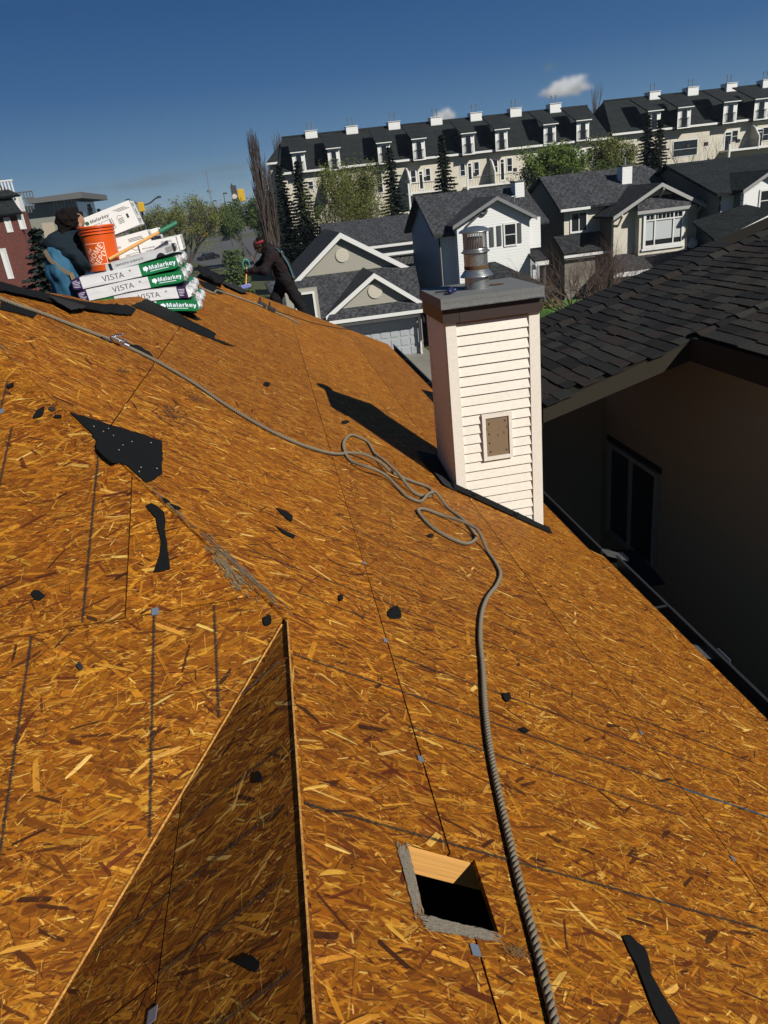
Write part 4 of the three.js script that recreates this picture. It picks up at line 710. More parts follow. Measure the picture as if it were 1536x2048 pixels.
// --- roofer bending behind the stack
{
  const o = V(-1.74, 7.95, -7.12), t = thing('person', 'person in dark teal hooded jacket and blue bib overalls, back turned, bending behind the bundles', 'person', [o.x, o.y, o.z]);
  const p = { fL: [-.10, .06, .05], fR: [.10, -.01, -.12], kL: [-.02, .36, .04], kR: [.22, .32, -.14], hL: [-.08, .53, .05], hR: [.06, .54, -.1], pel: [-.01, .58, -.02], belly: [-.03, .74, -.02], chest: [.01, .92, -.02], neck: [.075, 1.045, -.03], sL: [-.04, .985, .09], sR: [.10, .985, -.17], eL: [.16, .82, .1], eR: [.28, .82, -.2], wL: [.30, .75, .16], wR: [.42, .77, -.14] };
  const head = V(.115, 1.135, -.03), look = V(.5, -.3, -.85), up = V(.2, 1, -.1);
  const hands = [...fingers(V(.33, .745, .155), V(1, -.2, -.2), V(0, .3, 1), -.5), ...fingers(V(.45, .765, -.135), V(1, -.2, 0), V(0, .3, 1), -.5)];
  const B = (a, b, r1, r2) => bone(p[a], p[b], r1, r2);
  part(t, 'body', sdfMesh([...headBones(head, look, up), [V(...p.neck), head.clone().add(V(-.01, -.05, 0)), .055, .05], B('neck', 'chest', .07, .1), B('chest', 'belly', .11, .11), B('belly', 'pel', .11, .12), B('sL', 'eL', .05, .04), B('eL', 'wL', .038, .028), B('sR', 'eR', .05, .04), B('eR', 'wR', .038, .028), B('hL', 'kL', .075, .055), B('kL', 'fL', .052, .038), B('hR', 'kR', .075, .055), B('kR', 'fR', .052, .038), bone(p.fL, [.04, .03, .07], .04, .035), bone(p.fR, [.24, -.03, -.1], .04, .035), ...hands], .0105, .02), skinMat);
  const hairC = head.clone().add(V(-.018, .045, .008));
  part(t, 'hair', sdfMesh([[hairC, hairC.clone().add(V(-.02, .0, .01)), .09, .092], [hairC.clone().add(V(-.05, -.03, .04)), hairC.clone().add(V(-.055, -.085, .04)), .058, .048], [hairC.clone().add(V(.03, .0, .04)), hairC.clone().add(V(.03, -.045, .04)), .05, .035], [hairC.clone().add(V(.05, .035, -.03)), hairC.clone().add(V(.075, .02, -.045)), .05, .035]], .009, .03, (D, x, y, z) => D + fbm(x * 24, y * 24, z * 24, 3) * .034), hairMat);
  const jac = dull({ color: lin(.009, .017, .024) });
  part(t, 'jacket', sdfMesh([B('neck', 'chest', .085, .135), B('chest', 'belly', .145, .13), bone([-.04, 1.0, .02], [.06, 1.05, -.06], .085, .08), bone([-.09, .98, .06], [.0, 1.0, .02], .075, .07), B('sL', 'eL', .078, .062), B('eL', 'wL', .06, .046), B('sR', 'eR', .078, .062), B('eR', 'wR', .06, .046)], .012, .05, (D, x, y, z) => D + fbm(x * 11, y * 15, z * 11, 3) * .034), jac);
  const bib = std({ color: lin(.012, .085, .16), roughness: .8 });
  part(t, 'overalls', sdfMesh([bone([-.055, .925, .1], [-.06, .78, .09], .08, .115), bone([-.06, .78, .09], [-.03, .56, .05], .115, .135), B('hL', 'kL', .11, .085), B('kL', 'fL', .083, .07), B('hR', 'kR', .11, .085), B('kR', 'fR', .083, .07)], .012, .05, (D, x, y, z) => D + fbm(x * 12, y * 5, z * 12, 3) * .034), bib);
  const tan = std({ color: lin(.2, .15, .09), roughness: .9 });
  const nb = V(-.35, .1, .93).normalize();
  part(t, 'strap', strapGeo([[V(-.135, .955, .16), nb], [V(-.1, .88, .205), nb], [V(-.04, .80, .215), nb], [V(.035, .74, .2), V(.3, 0, .95)]], .034, .006), tan);
  part(t, 'strap', strapGeo([[V(.045, .75, .202), V(.3, 0, .95)], [V(.05, .66, .186), V(.35, 0, .93)], [V(.045, .58, .178), V(.3, 0, .95)]], .034, .006), tan);
}
// --- crouching roofer at the far hip
{
  const o = V(.25, 7.2, -13.2), t = thing('person', 'person in dark hoodie with red headband and teal harness, stooping at the far hip', 'person', [o.x, o.y, o.z]);
  const p = { fL: [.27, .06, -.02], fR: [-.22, .03, -.16], kL: [.12, .42, .02], kR: [-.2, .42, -.1], hL: [.0, .70, .05], hR: [-.02, .70, -.13], pel: [.0, .75, -.04], belly: [-.03, .93, -.04], chest: [-.14, 1.11, -.04], neck: [-.25, 1.22, -.04], sL: [-.18, 1.14, .13], sR: [-.2, 1.14, -.2], eL: [-.33, .90, .2], eR: [-.42, .95, -.22], wL: [-.56, .93, .1], wR: [-.58, .88, -.14] };
  const head = V(-.345, 1.305, -.03), look = V(-.9, -.45, .15), up = V(-.4, 1, 0);
  const hands = [...fingers(V(-.59, .93, .095), V(-1, -.1, -.2), V(0, 1, .3), .7), ...fingers(V(-.61, .87, -.13), V(-1, -.2, .2), V(0, 1, .3), .7)];
  const B = (a, b, r1, r2) => bone(p[a], p[b], r1, r2);
  part(t, 'body', sdfMesh([...headBones(head, look, up), [V(...p.neck), head.clone().add(V(.02, -.04, 0)), .055, .05], B('neck', 'chest', .07, .1), B('chest', 'belly', .11, .105), B('belly', 'pel', .105, .12), B('sL', 'eL', .05, .04), B('eL', 'wL', .038, .028), B('sR', 'eR', .05, .04), B('eR', 'wR', .038, .028), B('hL', 'kL', .075, .055), B('kL', 'fL', .052, .038), B('hR', 'kR', .075, .055), B('kR', 'fR', .052, .038), bone(p.fL, [.14, .02, 0], .042, .036), bone(p.fR, [-.36, -.0, -.14], .042, .036), ...hands], .0115, .02), std({ color: lin(.05, .026, .018), roughness: .6 }));
  const hc = head.clone().add(V(.02, .045, 0));
  part(t, 'hair', sdfMesh([[hc, hc.clone().add(V(.02, 0, 0)), .092, .09], [hc.clone().add(V(.06, -.06, 0)), hc.clone().add(V(.05, -.08, 0)), .05, .045]], .01, .03, (D, x, y, z) => D + fbm(x * 25, y * 25, z * 25, 2) * .012), hairMat);
  { const g = new THREE.TorusGeometry(.094, .014, 10, 32); g.scale(1, 1, 1.6); g.rotateX(Math.PI / 2); g.rotateZ(.28); g.translate(hc.x - .012, hc.y + .005, hc.z); part(t, 'headband', g, std({ color: lin(.2, .006, .012), roughness: .8 })); }
  const hood = dull({ color: lin(.017, .0115, .013) }), pants = dull({ color: lin(.011, .01, .011) });
  part(t, 'hoodie', sdfMesh([B('neck', 'chest', .1, .155), B('chest', 'belly', .165, .15), B('belly', 'pel', .15, .16), bone([-.2, 1.23, -.1], [-.19, 1.22, .04], .085, .085), B('sL', 'eL', .092, .074), B('eL', 'wL', .07, .05), B('sR', 'eR', .092, .074), B('eR', 'wR', .07, .05)], .013, .05, (D, x, y, z) => D + fbm(x * 11, y * 16, z * 11, 3) * .034), hood);
  part(t, 'trousers', sdfMesh([B('pel', 'hL', .155, .13), B('hL', 'kL', .125, .1), B('kL', 'fL', .098, .08), B('pel', 'hR', .155, .13), B('hR', 'kR', .125, .1), B('kR', 'fR', .098, .08)], .013, .045, (D, x, y, z) => D + fbm(x * 10, y * 15, z * 10, 3) * .032), pants);
  const teal = std({ color: lin(.012, .07, .085), roughness: .7 }), nb = V(.45, .25, .85).normalize();
  const st = part(t, 'harness_strap', strapGeo([[V(-.16, 1.29, .03), V(.3, .9, .3)], [V(-.06, 1.225, .09), V(.5, .7, .5)], [V(.02, 1.12, .13), nb], [V(.085, .98, .125), nb], [V(.125, .84, .12), nb], [V(.145, .72, .125), nb]], .03, .008), teal);
  for (const q of [V(.01, 1.15, .135), V(.145, .74, .135)]) part(st, 'buckle', new RoundedBoxGeometry(.045, .05, .025, 2, .006).rotateY(.5).translate(q.x, q.y, q.z), M.chrome);
  const sh = std({ color: lin(.5, .5, .5), roughness: .6 });
  part(t, 'shoe', sdfMesh([bone([.25, .05, -.02], [.1, .02, .0], .056, .046)], .012, .03), sh); part(t, 'shoe', sdfMesh([bone([-.24, .03, -.16], [-.38, -.01, -.14], .056, .046)], .012, .03), sh);
  // the hatchet he holds, with a teal wrist loop
  const a = o.clone().add(V(-.62, .99, .08)), b = o.clone().add(V(-.69, .68, .06)), h = thing('roofing_hammer', 'roofing hammer with wooden handle and pale blue head, held by the stooping roofer', 'hammer', [b.x, b.y, b.z]);
  const rel = (v) => v.clone().sub(b);
  part(h, 'handle', bar(rel(b), rel(a), .016, .014), M.pine); part(h, 'head', new RoundedBoxGeometry(.17, .075, .05, 3, .02).rotateZ(.15), std({ color: lin(.19, .2, .48), roughness: .4 }));
  const lp = new THREE.TorusGeometry(.07, .012, 8, 24); lp.scale(.8, 1.2, 1); lp.translate(rel(a).x, rel(a).y + .04, 0); part(h, 'wrist_loop', lp, std({ color: lin(.05, .26, .22), roughness: .7 }));
}
// ---------------------------------------------------------------- ground, roads, lawns, hills
{
  const grassTex = (base, seed) => tex(speckle(512, 512, base, .9, 22000, seed, [1, 5]));
  const geo = new THREE.PlaneGeometry(9000, 9000, 90, 90); geo.rotateX(-Math.PI / 2); geo.translate(0, 0, -2500);
  { const p = geo.attributes.position, u = geo.attributes.uv; for (let i = 0; i < p.count; i++) u.setXY(i, p.getX(i) / 6, p.getZ(i) / 6); }
  setting('ground', geo, std({ map: grassTex([62, 66, 26], 81), roughness: 1 }));
  const sheet = (name, pts, y, m, tile = 4) => setting(name, upSlab(pts.map(([x, z]) => V(x, y, z)), Math.max(.02, y - .01), { uDir: V(1, 0, 0), tile }), m);
  const asphalt = std({ map: tex(speckle(512, 512, [74, 73, 72], .5, 16000, 82, [1, 4])), roughness: .95 }), concrete = std({ map: tex(speckle(512, 512, [128, 124, 114], .25, 9000, 83, [1, 6])), roughness: .95 });
  const yP = (py, pts) => pts.map(([x, y]) => { const p = onY(py, x, y); return [p.x, p.z]; });
  // street between the houses and the driveway in front of the garage
  sheet('street', [[-40, -17], [60, -17], [60, -34], [-40, -34]], .02, asphalt);
  sheet('driveway', [[1.2, -34.05], [9.4, -34.05], [9.0, -45.6], [1.4, -45.6]], .03, concrete);
  sheet('side_yard', [[2.0, 6], [4.5, 6], [4.5, -16], [2.0, -16]], .025, concrete);
  // roads beyond the roof on the left
  sheet('road', yP(0, [[370, 520], [372, 496], [520, 470], [640, 452], [740, 440], [745, 446], [640, 462], [560, 478], [560, 520], [470, 545]]), .025, asphalt);
  sheet('road', yP(0, [[375, 484], [420, 473], [470, 462], [520, 452], [600, 440], [604, 443], [540, 456], [480, 470], [420, 482], [378, 491]]), .03, asphalt);
  sheet('verge', yP(0, [[376, 470], [420, 465], [440, 463], [460, 468], [430, 477], [376, 486]]), .05, std({ map: grassTex([52, 60, 24], 86), roughness: 1 }));
  sheet('field', [[-900, -600], [900, -600], [1400, -2600], [-1600, -2600]], .04, std({ map: grassTex([112, 92, 56], 84), roughness: 1 }), 30);
  sheet('lawn', yP(1.8, [[1060, 690], [1085, 603], [1165, 598], [1185, 640], [1170, 690]]), 1.8, std({ map: grassTex([70, 108, 20], 85), roughness: 1 }));
  // distant hills
  const h = new THREE.PlaneGeometry(7000, 600, 200, 12); h.rotateX(-Math.PI / 2); h.translate(0, 0, -3200);
  { const p = h.attributes.position; for (let i = 0; i < p.count; i++) { const x = p.getX(i), z = p.getZ(i), k = Math.max(0, 1 - Math.abs(z + 3300) / 320); p.setY(i, -1 + (52 + 14 * fbm(x / 900, 3, 0, 3) + 5 * fbm(x / 90, 1, 0, 3)) * Math.sqrt(k)); } h.computeVertexNormals(); }
  setting('hills', h, std({ color: lin(.085, .085, .05), roughness: 1 }));
  scene.fog = new THREE.FogExp2(0xc4d4e2, .00016);   // thin air between us and the hills
}
// ---------------------------------------------------------------- generic house parts
// lap siding over a convex outline in a wall that looks along n (outline: [across, up])
function lapWall(o, across, poly, course = .14, lip = .012) {
  const n = across.clone().cross(V(0, 1, 0)), pos = [], nor = [], yMin = Math.min(...poly.map((p) => p[1])), yMax = Math.max(...poly.map((p) => p[1]));
  const span = (y) => { let a = 1e9, b = -1e9; for (let i = 0; i < poly.length; i++) { const p = poly[i], q = poly[(i + 1) % poly.length]; if ((p[1] - y) * (q[1] - y) <= 0) { if (Math.abs(p[1] - q[1]) < 1e-9) { a = Math.min(a, p[0], q[0]); b = Math.max(b, p[0], q[0]); } else { const t = (y - p[1]) / (q[1] - p[1]), x = p[0] + t * (q[0] - p[0]); a = Math.min(a, x); b = Math.max(b, x); } } } return [a, b]; };
  const P = (x, y, d) => o.clone().addScaledVector(across, x).addScaledVector(V(0, 1, 0), y).addScaledVector(n, d);
  const quad = (q) => { const m = q[1].clone().sub(q[0]).cross(q[2].clone().sub(q[0])).normalize(); for (const i of [0, 1, 2, 0, 2, 3]) { pos.push(q[i].x, q[i].y, q[i].z); nor.push(m.x, m.y, m.z); } };
  for (let y = yMin; y < yMax - .01; y += course) {
    const y1 = Math.min(yMax - .001, y + course), [a0, b0] = span(y + 1e-4), [a1, b1] = span(y1 - 1e-4); if (b0 < a0 || b1 < a1) continue;
    quad([P(a0, y, lip), P(b0, y, lip), P(b1, y1, 0), P(a1, y1, 0)]); quad([P(a0, y, 0), P(b0, y, 0), P(b0, y, lip), P(a0, y, lip)]);
  }
  const g = new THREE.BufferGeometry(); g.setAttribute('position', new THREE.Float32BufferAttribute(pos, 3)); g.setAttribute('normal', new THREE.Float32BufferAttribute(nor, 3));
  g.setAttribute('uv', new THREE.Float32BufferAttribute(new Float32Array(pos.length / 3 * 2), 2)); return g;
}
// front wall facing +z: outline in world x, y at depth z
const frontWall = (parent, z, poly, mat, course, back = .3) => {
  part(parent, 'siding', lapWall(V(0, 0, z), V(1, 0, 0), poly, course), mat);
  part(parent, 'wall', slab(poly.map(([x, y]) => V(x, y, z - .01)), back), mat);
};
const sideWall = (parent, x, poly, mat, course) => {   // facing -x; outline in z, y
  part(parent, 'siding', lapWall(V(x, 0, 0), V(0, 0, 1), poly.map(([z, y]) => [z, y]), course), mat);
  part(parent, 'wall', slab(poly.map(([z, y]) => V(x + .01, y, z)), .3), mat);
};
const roofSlab = (parent, pts, mat, name = 'roof', th = .16) => part(parent, name, upSlab(pts, th, { tile: 2 }), mat);
function windowAt(parent, x0, y0, x1, y1, z, { cols = [], rows = [], fr = .07, pane = M.glass, frame = M.trim, out = .05, blind = 0, name = 'window' } = {}) {
  const w = new THREE.Group(); w.name = name; parent.add(w);
  part(w, 'frame', merge([box(x0 - fr, y0 - fr, z, x0, y1 + fr, z + out), box(x1, y0 - fr, z, x1 + fr, y1 + fr, z + out), box(x0, y1, z, x1, y1 + fr, z + out), box(x0, y0 - fr, z, x1, y0, z + out)]), frame);
  const xs = [x0, ...cols.map((t) => x0 + (x1 - x0) * t), x1], ys = [y0, ...rows.map((t) => y0 + (y1 - y0) * t), y1], mw = fr * .45;
  for (let i = 0; i < xs.length - 1; i++) for (let j = 0; j < ys.length - 1; j++) part(w, 'pane', box(xs[i], ys[j], z + .004, xs[i + 1], ys[j + 1], z + .012), blind && j >= 0 && !(blind > 1 && j === 0 && ys.length > 2) ? (typeof blind === 'object' ? blind : pane) : pane);
  for (const x of xs.slice(1, -1)) part(w, 'mullion', box(x - mw / 2, y0, z + .013, x + mw / 2, y1, z + out * .9), frame);
  for (const y of ys.slice(1, -1)) part(w, 'glazing_bar', box(x0, y - mw / 2, z + .013, x1, y + mw / 2, z + out * .85), frame);
  return w;
}
const winPx = (parent, z, a, b, o) => { const p = onZ(z, ...a), q = onZ(z, ...b); return windowAt(parent, Math.min(p.x, q.x), Math.min(p.y, q.y), Math.max(p.x, q.x), Math.max(p.y, q.y), z, o); };
function rake(parent, a, b, mat, h = .28, d = .08, name = 'rake_board') {   // a board along a gable edge in the plane z = const
  part(parent, name, slab([a, b, b.clone().add(V(0, h, 0)), a.clone().add(V(0, h, 0))].map((p) => p.clone().add(V(0, -h, 0))), d), mat);
}
function gableFront(parent, xl, xr, yE, yP, z, back, roofMat, wallMat, trimMat, { oh = .45, wallTo = null, course = .14, vent = false, xp = (xl + xr) / 2, rb = .26 } = {}) {
  const L = V(xl, yE, z + oh), P = V(xp, yP, z + oh), Q = V(xr, yE, z + oh);
  roofSlab(parent, [L, P, V(xp, yP, back), V(xl, yE, back)], roofMat); roofSlab(parent, [P, Q, V(xr, yE, back), V(xp, yP, back)], roofMat);
  for (const [a, b] of [[L, P], [P, Q]]) { const dz = V(0, -.005, .004); part(parent, 'rake_board', slab([a.clone().add(V(0, -rb, .004)), b.clone().add(V(0, -rb, .004)), b.clone().add(dz), a.clone().add(dz)], .06), trimMat); }
  const k = (yP - yE) / (xp - xl), in_ = .35;
  const y0 = wallTo ?? yE; frontWall(parent, z, wallTo === null ? [[xl + in_, yE - .02], [xr - in_, yE - .02], [xp, yP - k * in_ * .2 - .14]] : [[xl + in_, y0], [xr - in_, y0], [xr - in_, yE + .1], [xp, yP - .16], [xl + in_, yE + .1]], wallMat, course);
  if (vent) { const g = new THREE.CylinderGeometry(.42, .42, .06, 32); g.rotateX(Math.PI / 2); g.translate(xp, yE + (yP - yE) * .5, z + .045); const v = part(parent, 'round_vent', g, M.cream); for (let i = -4; i <= 4; i++) { const w = Math.sqrt(.15 - (i * .08) ** 2) * .96; part(v, 'louvre', box(xp - w, yE + (yP - yE) * .5 + i * .08 - .012, z + .075, xp + w, yE + (yP - yE) * .5 + i * .08 + .012, z + .088), M.cream); } }
}
// ---------------------------------------------------------------- neighbour with the dark shingled roof, right beside us
{
  const n = thing('neighbour_house', 'dark brown sided house with charcoal shingled roof right beside the stripped roof', 'house');
  const C = 4.5, m = .295, A = V(4.0, 7.411, -6.647), yP = (x) => A.y + m * (x - 4.0), ex = .138;
  const wallMat = dull({ color: lin(.27, .245, .18) }), trim = dull({ color: lin(.03, .026, .018) });
  // the wall of lap boards, one by one
  const yTop = 7.1;
  for (let i = 0; i < 34; i++) {
    const y0 = .05 + i * .21, y1 = y0 + .214;
    const segs = y1 > 3.95 && y0 < 5.45 ? [[-9.72, -9.48], [-7.98, 5]] : [[-9.72, 5]];
    for (const [z0, z1] of segs) part(n, 'siding_board', slab([V(C - .022, y0, z0), V(C - .022, y0, z1), V(C, y1, z1), V(C, y1, z0)], .006), wallMat);
  }
  part(n, 'wall', box(C + .014, 0, -9.72, C + .2, yTop + .1, 5), wallMat);
  { // sliding window
    const w = new THREE.Group(); w.name = 'window'; n.add(w); const fm = std({ color: lin(.26, .26, .25), roughness: .5 });
    const z0 = -9.38, z1 = -8.06, y0 = 4.05, y1 = 5.38, x = C - .03, f = .055;
    part(w, 'frame', merge([box(x - .03, y0 - f, z0 - f, x + .06, y1 + f, z0), box(x - .03, y0 - f, z1, x + .06, y1 + f, z1 + f), box(x - .03, y1, z0, x + .06, y1 + f, z1), box(x - .03, y0 - f, z0, x + .06, y0, z1), box(x - .02, y0, -8.78, x + .05, y1, -8.71)]), fm);
    part(w, 'pane', box(x + .02, y0, z0, x + .028, y1, -8.78), M.glass); part(w, 'pane', box(x + .008, y0, -8.71, x + .016, y1, z1), M.glass);
    part(w, 'screen_bar', box(x + .002, y0, -8.70, x + .007, y0 + .03, z1), fm);
    part(n, 'window_trim', merge([box(C - .035, 5.45, -9.5, C - .012, 5.53, -7.96)]), trim);
  }
  // roof planes: shingle tabs in courses parallel to the eave
  const tabMats = [[31, 31, 30], [26, 26, 26], [36, 35, 33], [22, 22, 22], [33, 30, 28]].map((b, i) => dull({ map: tex(speckle(128, 128, b.map((c) => c * 1.5), .6, 2600, 200 + i, [1, 3])), roughness: .95 }));
  const tabs = [[.24, 0], [.29, 1], [.19, 2]].map(([w]) => { const g = slab([V(0, 0, 0), V(0, 0, w - .006), V(ex * 1.12, m * ex * 1.12, w - .006), V(ex * 1.12, m * ex * 1.12, 0)].map((p, i) => p.clone().add(V(0, i < 2 ? .013 : .004, 0))), .009, { tile: .5 }); return [g, w]; });
  const r = mulberry(314); let count = 0; const rest = [];
  const field = (x0, x1, z0, z1, lift) => {
    for (let x = x0; x < x1; x += ex) {
      let z = z0 - (r() * .3); while (z < z1) {
        const [g, w] = tabs[(r() * 3) | 0]; if (z + w < z0 + .02) { z += w; continue; }
        const zz = Math.max(z, z0); if (zz + w > z1 + .12) break;
        const vis = x < 6.4 && zz > -9.7 && count < 298;
        if (vis) { const t = part(n, 'shingle', g, tabMats[(r() * tabMats.length) | 0]); const jx = (r() < .4 ? -.022 : 0) + (r() - .5) * .012; t.position.set(x + jx, yP(x + jx) + lift + r() * .006, zz); count++; }
        else { const q = g.clone(); q.translate(x, yP(x) + lift, zz); rest.push(q); }
        z = zz + w;
      }
    }
  };
  field(2.46, 6.5, -8.82, -6.66, .012); field(4.0, 6.0, -6.5, -4.0, .05); field(2.5, 5.9, -9.62, -8.98, .012); field(6.5, 10, -8.82, -3.2, .012);
  const far = part(n, 'far_shingles', merge(rest), tabMats[1]); far.userData.kind = 'stuff';
  part(n, 'roof_deck', upSlab([V(2.44, yP(2.44), -9.62), V(2.44, yP(2.44), A.z), V(12, yP(12), A.z), V(12, yP(12), -9.62)], .12), trim);
  part(n, 'roof_deck', upSlab([V(4.0, yP(4) - .004, A.z), V(4.0, yP(4) - .004, 4), V(12, yP(12) - .004, 4), V(12, yP(12) - .004, A.z)], .12), trim);
  // cap shingles along the two joints
  for (const [z, x0, x1] of [[A.z + .02, 4.02, 7.5], [-8.9, 2.5, 7.8]]) for (let x = x0; x < x1; x += .2) {
    const a = (s, o) => V(s, yP(s) + o + .03, 0), g = [-1, 1].map((k) => upSlab([V(x, yP(x) + .075, z), V(x + .24, yP(x + .24) + .055, z), V(x + .24, yP(x + .24) + .02, z + k * .13), V(x, yP(x) + .035, z + k * .13)], .012, { tile: .4 }));
    part(n, 'ridge_cap', merge(g), tabMats[(r() * 5) | 0]);
  }
  // fascia boards
  const B = V(2.44, yP(2.44), A.z);
  part(n, 'fascia', slab([B.clone().add(V(0, -.15, .03)), V(4.03, yP(4.03) - .19, A.z + .03), V(4.03, yP(4.03) + .005, A.z + .03), B.clone().add(V(0, .005, .03))], .03), trim, 'sloping fascia board at the roof step');
  part(n, 'fascia', box(3.97, A.y - .2, A.z + .032, 4.0, A.y + .03, 4), trim);
  part(n, 'soffit', box(4.0, A.y - .21, A.z + .032, 4.5, A.y - .19, 4), trim);
  part(n, 'frieze_board', slab([V(2.9, 6.72, -7.3), V(4.48, 7.05, -7.3), V(4.48, 7.12, -7.3), V(2.9, 6.79, -7.3)], .03), trim);
  // the projecting part that carries the lower roof
  part(n, 'bay_wall', merge([box(2.95, 0, -12, 4.5, 6.1, -9.7)]), wallMat);
  part(n, 'downspout', box(2.98, 3, -9.69, 3.05, 6.9, -9.62), std({ color: lin(.14, .13, .11) }));
  part(n, 'eave_board', box(2.42, yP(2.44) - .22, -9.62, 2.445, yP(2.44) + .01, A.z), trim);
}
// ---------------------------------------------------------------- house with the double garage
{
  const h = thing('garage_house', 'beige house with two white-edged gables above a grey garage door', 'house');
  const z1 = -44, z2 = -48.5, oh = .4;
  const at1 = (x, y) => onZ(z1 + oh, x, y), at2 = (x, y) => onZ(z2 + oh, x, y);
  const bp = at2(680, 465), bl = at2(580, 563), br = at2(830, 546);
  gableFront(h, bl.x, br.x, (bl.y + br.y) / 2, bp.y, z2, -60, M.shingleGrey, M.beige, M.trim, { oh, vent: true, xp: bp.x, rb: .34 });
  const sp = at1(748, 546), sl = at1(652, 636), sr = at1(851, 604);
  gableFront(h, sl.x, sr.x, (sl.y + sr.y) / 2, sp.y, z1, -48.4, M.shingleGrey, M.beige, M.trim, { oh, vent: true, xp: sp.x, rb: .3 });
  const yb = (bl.y + br.y) / 2, ye = (sl.y + sr.y) / 2;
  roofSlab(h, [V(bl.x - 1.6, yb + .35, z2 + .05), V(br.x + .1, yb + .35, z2 + .05), V(sr.x - .1, ye - .1, z1 + .2), V(sl.x - 2.4, ye - .1, z1 + .2)], M.shingleGrey);
  // pent roof over the door
  roofSlab(h, [V(sl.x + .3, ye + .28, z1 + .02), V(sr.x - .1, ye + .28, z1 + .02), V(sr.x + .05, ye - .22, z1 + .95), V(sl.x + .1, ye - .22, z1 + .95)], M.shingleGrey, 'pent_roof', .08);
  part(h, 'fascia', box(sl.x + .1, ye - .42, z1 + .9, sr.x + .05, ye - .22, z1 + .98), M.trim);
  part(h, 'soffit', box(sl.x + .1, ye - .44, z1 + .02, sr.x + .05, ye - .425, z1 + .9), M.white);
  const dx0 = sl.x + .75, dx1 = onZ(z1, 838, 660).x, dTop = 2.28;
  frontWall(h, z1, [[sl.x + .35, 0], [dx0 - .15, 0], [dx0 - .15, ye], [sl.x + .35, ye]], M.beige); frontWall(h, z1, [[dx1 + .15, .9], [sr.x - .35, .9], [sr.x - .35, ye], [dx1 + .15, ye]], M.beige);
  frontWall(h, z1, [[dx0 - .15, dTop + .15], [dx1 + .15, dTop + .15], [dx1 + .15, ye], [dx0 - .15, ye]], M.beige);
  part(h, 'stone_veneer', box(dx1 + .2, 0, z1 - .02, sr.x - .35, .9, z1 + .06, .5), std({ map: tex(speckle(256, 256, [120, 112, 100], 1.1, 500, 91, [10, 34])), roughness: .95 }));
  part(h, 'door_trim', merge([box(dx0 - .15, 0, z1, dx0, dTop, z1 + .05), box(dx1, 0, z1, dx1 + .15, dTop, z1 + .05), box(dx0 - .15, dTop, z1, dx1 + .15, dTop + .15, z1 + .05)]), M.trim);
  const door = part(h, 'garage_door', box(dx0, 0, z1 - .3, dx1, dTop, z1 - .25), std({ color: lin(.33, .35, .37), roughness: .5 })), pm = door.material, pw = (dx1 - dx0) / 8;
  for (let i = 0; i < 8; i++) for (let j = 0; j < 4; j++) part(door, 'door_panel', new RoundedBoxGeometry(pw - .14, dTop / 4 - .14, .05, 2, .018).translate(dx0 + pw * (i + .5), dTop / 4 * (j + .5), z1 - .245), pm);
  const lamp = part(h, 'wall_lantern', new THREE.CylinderGeometry(.07, .05, .26, 8).translate(onZ(z1, 847, 648).x, 2.05, z1 + .12), M.darkTrim); part(lamp, 'bracket', box(onZ(z1, 847, 648).x - .03, 2.1, z1, onZ(z1, 847, 648).x + .03, 2.3, z1 + .1), M.darkTrim);
  sideWall(h, bl.x + .35, [[-60, 0], [z2, 0], [z2, yb], [-60, yb]], M.beige, .14); sideWall(h, sl.x + .34, [[z2, 0], [z1, 0], [z1, ye], [z2, ye]], M.beige, .14);
  // entry recess beside the garage
  const e0 = onZ(z1 - 1, 588, 578), e1 = onZ(z1 - 1, 629, 640);
  windowAt(h, e0.x, e1.y - 1.5, e1.x, e0.y - .2, z1 + .75, { fr: .12, name: 'entry_opening', rows: [.55], out: .08 });
  part(h, 'entry_wall', box(e0.x - .6, 0, z1 + .2, e1.x + .3, e0.y + .1, z1 + .74), M.beige);
}
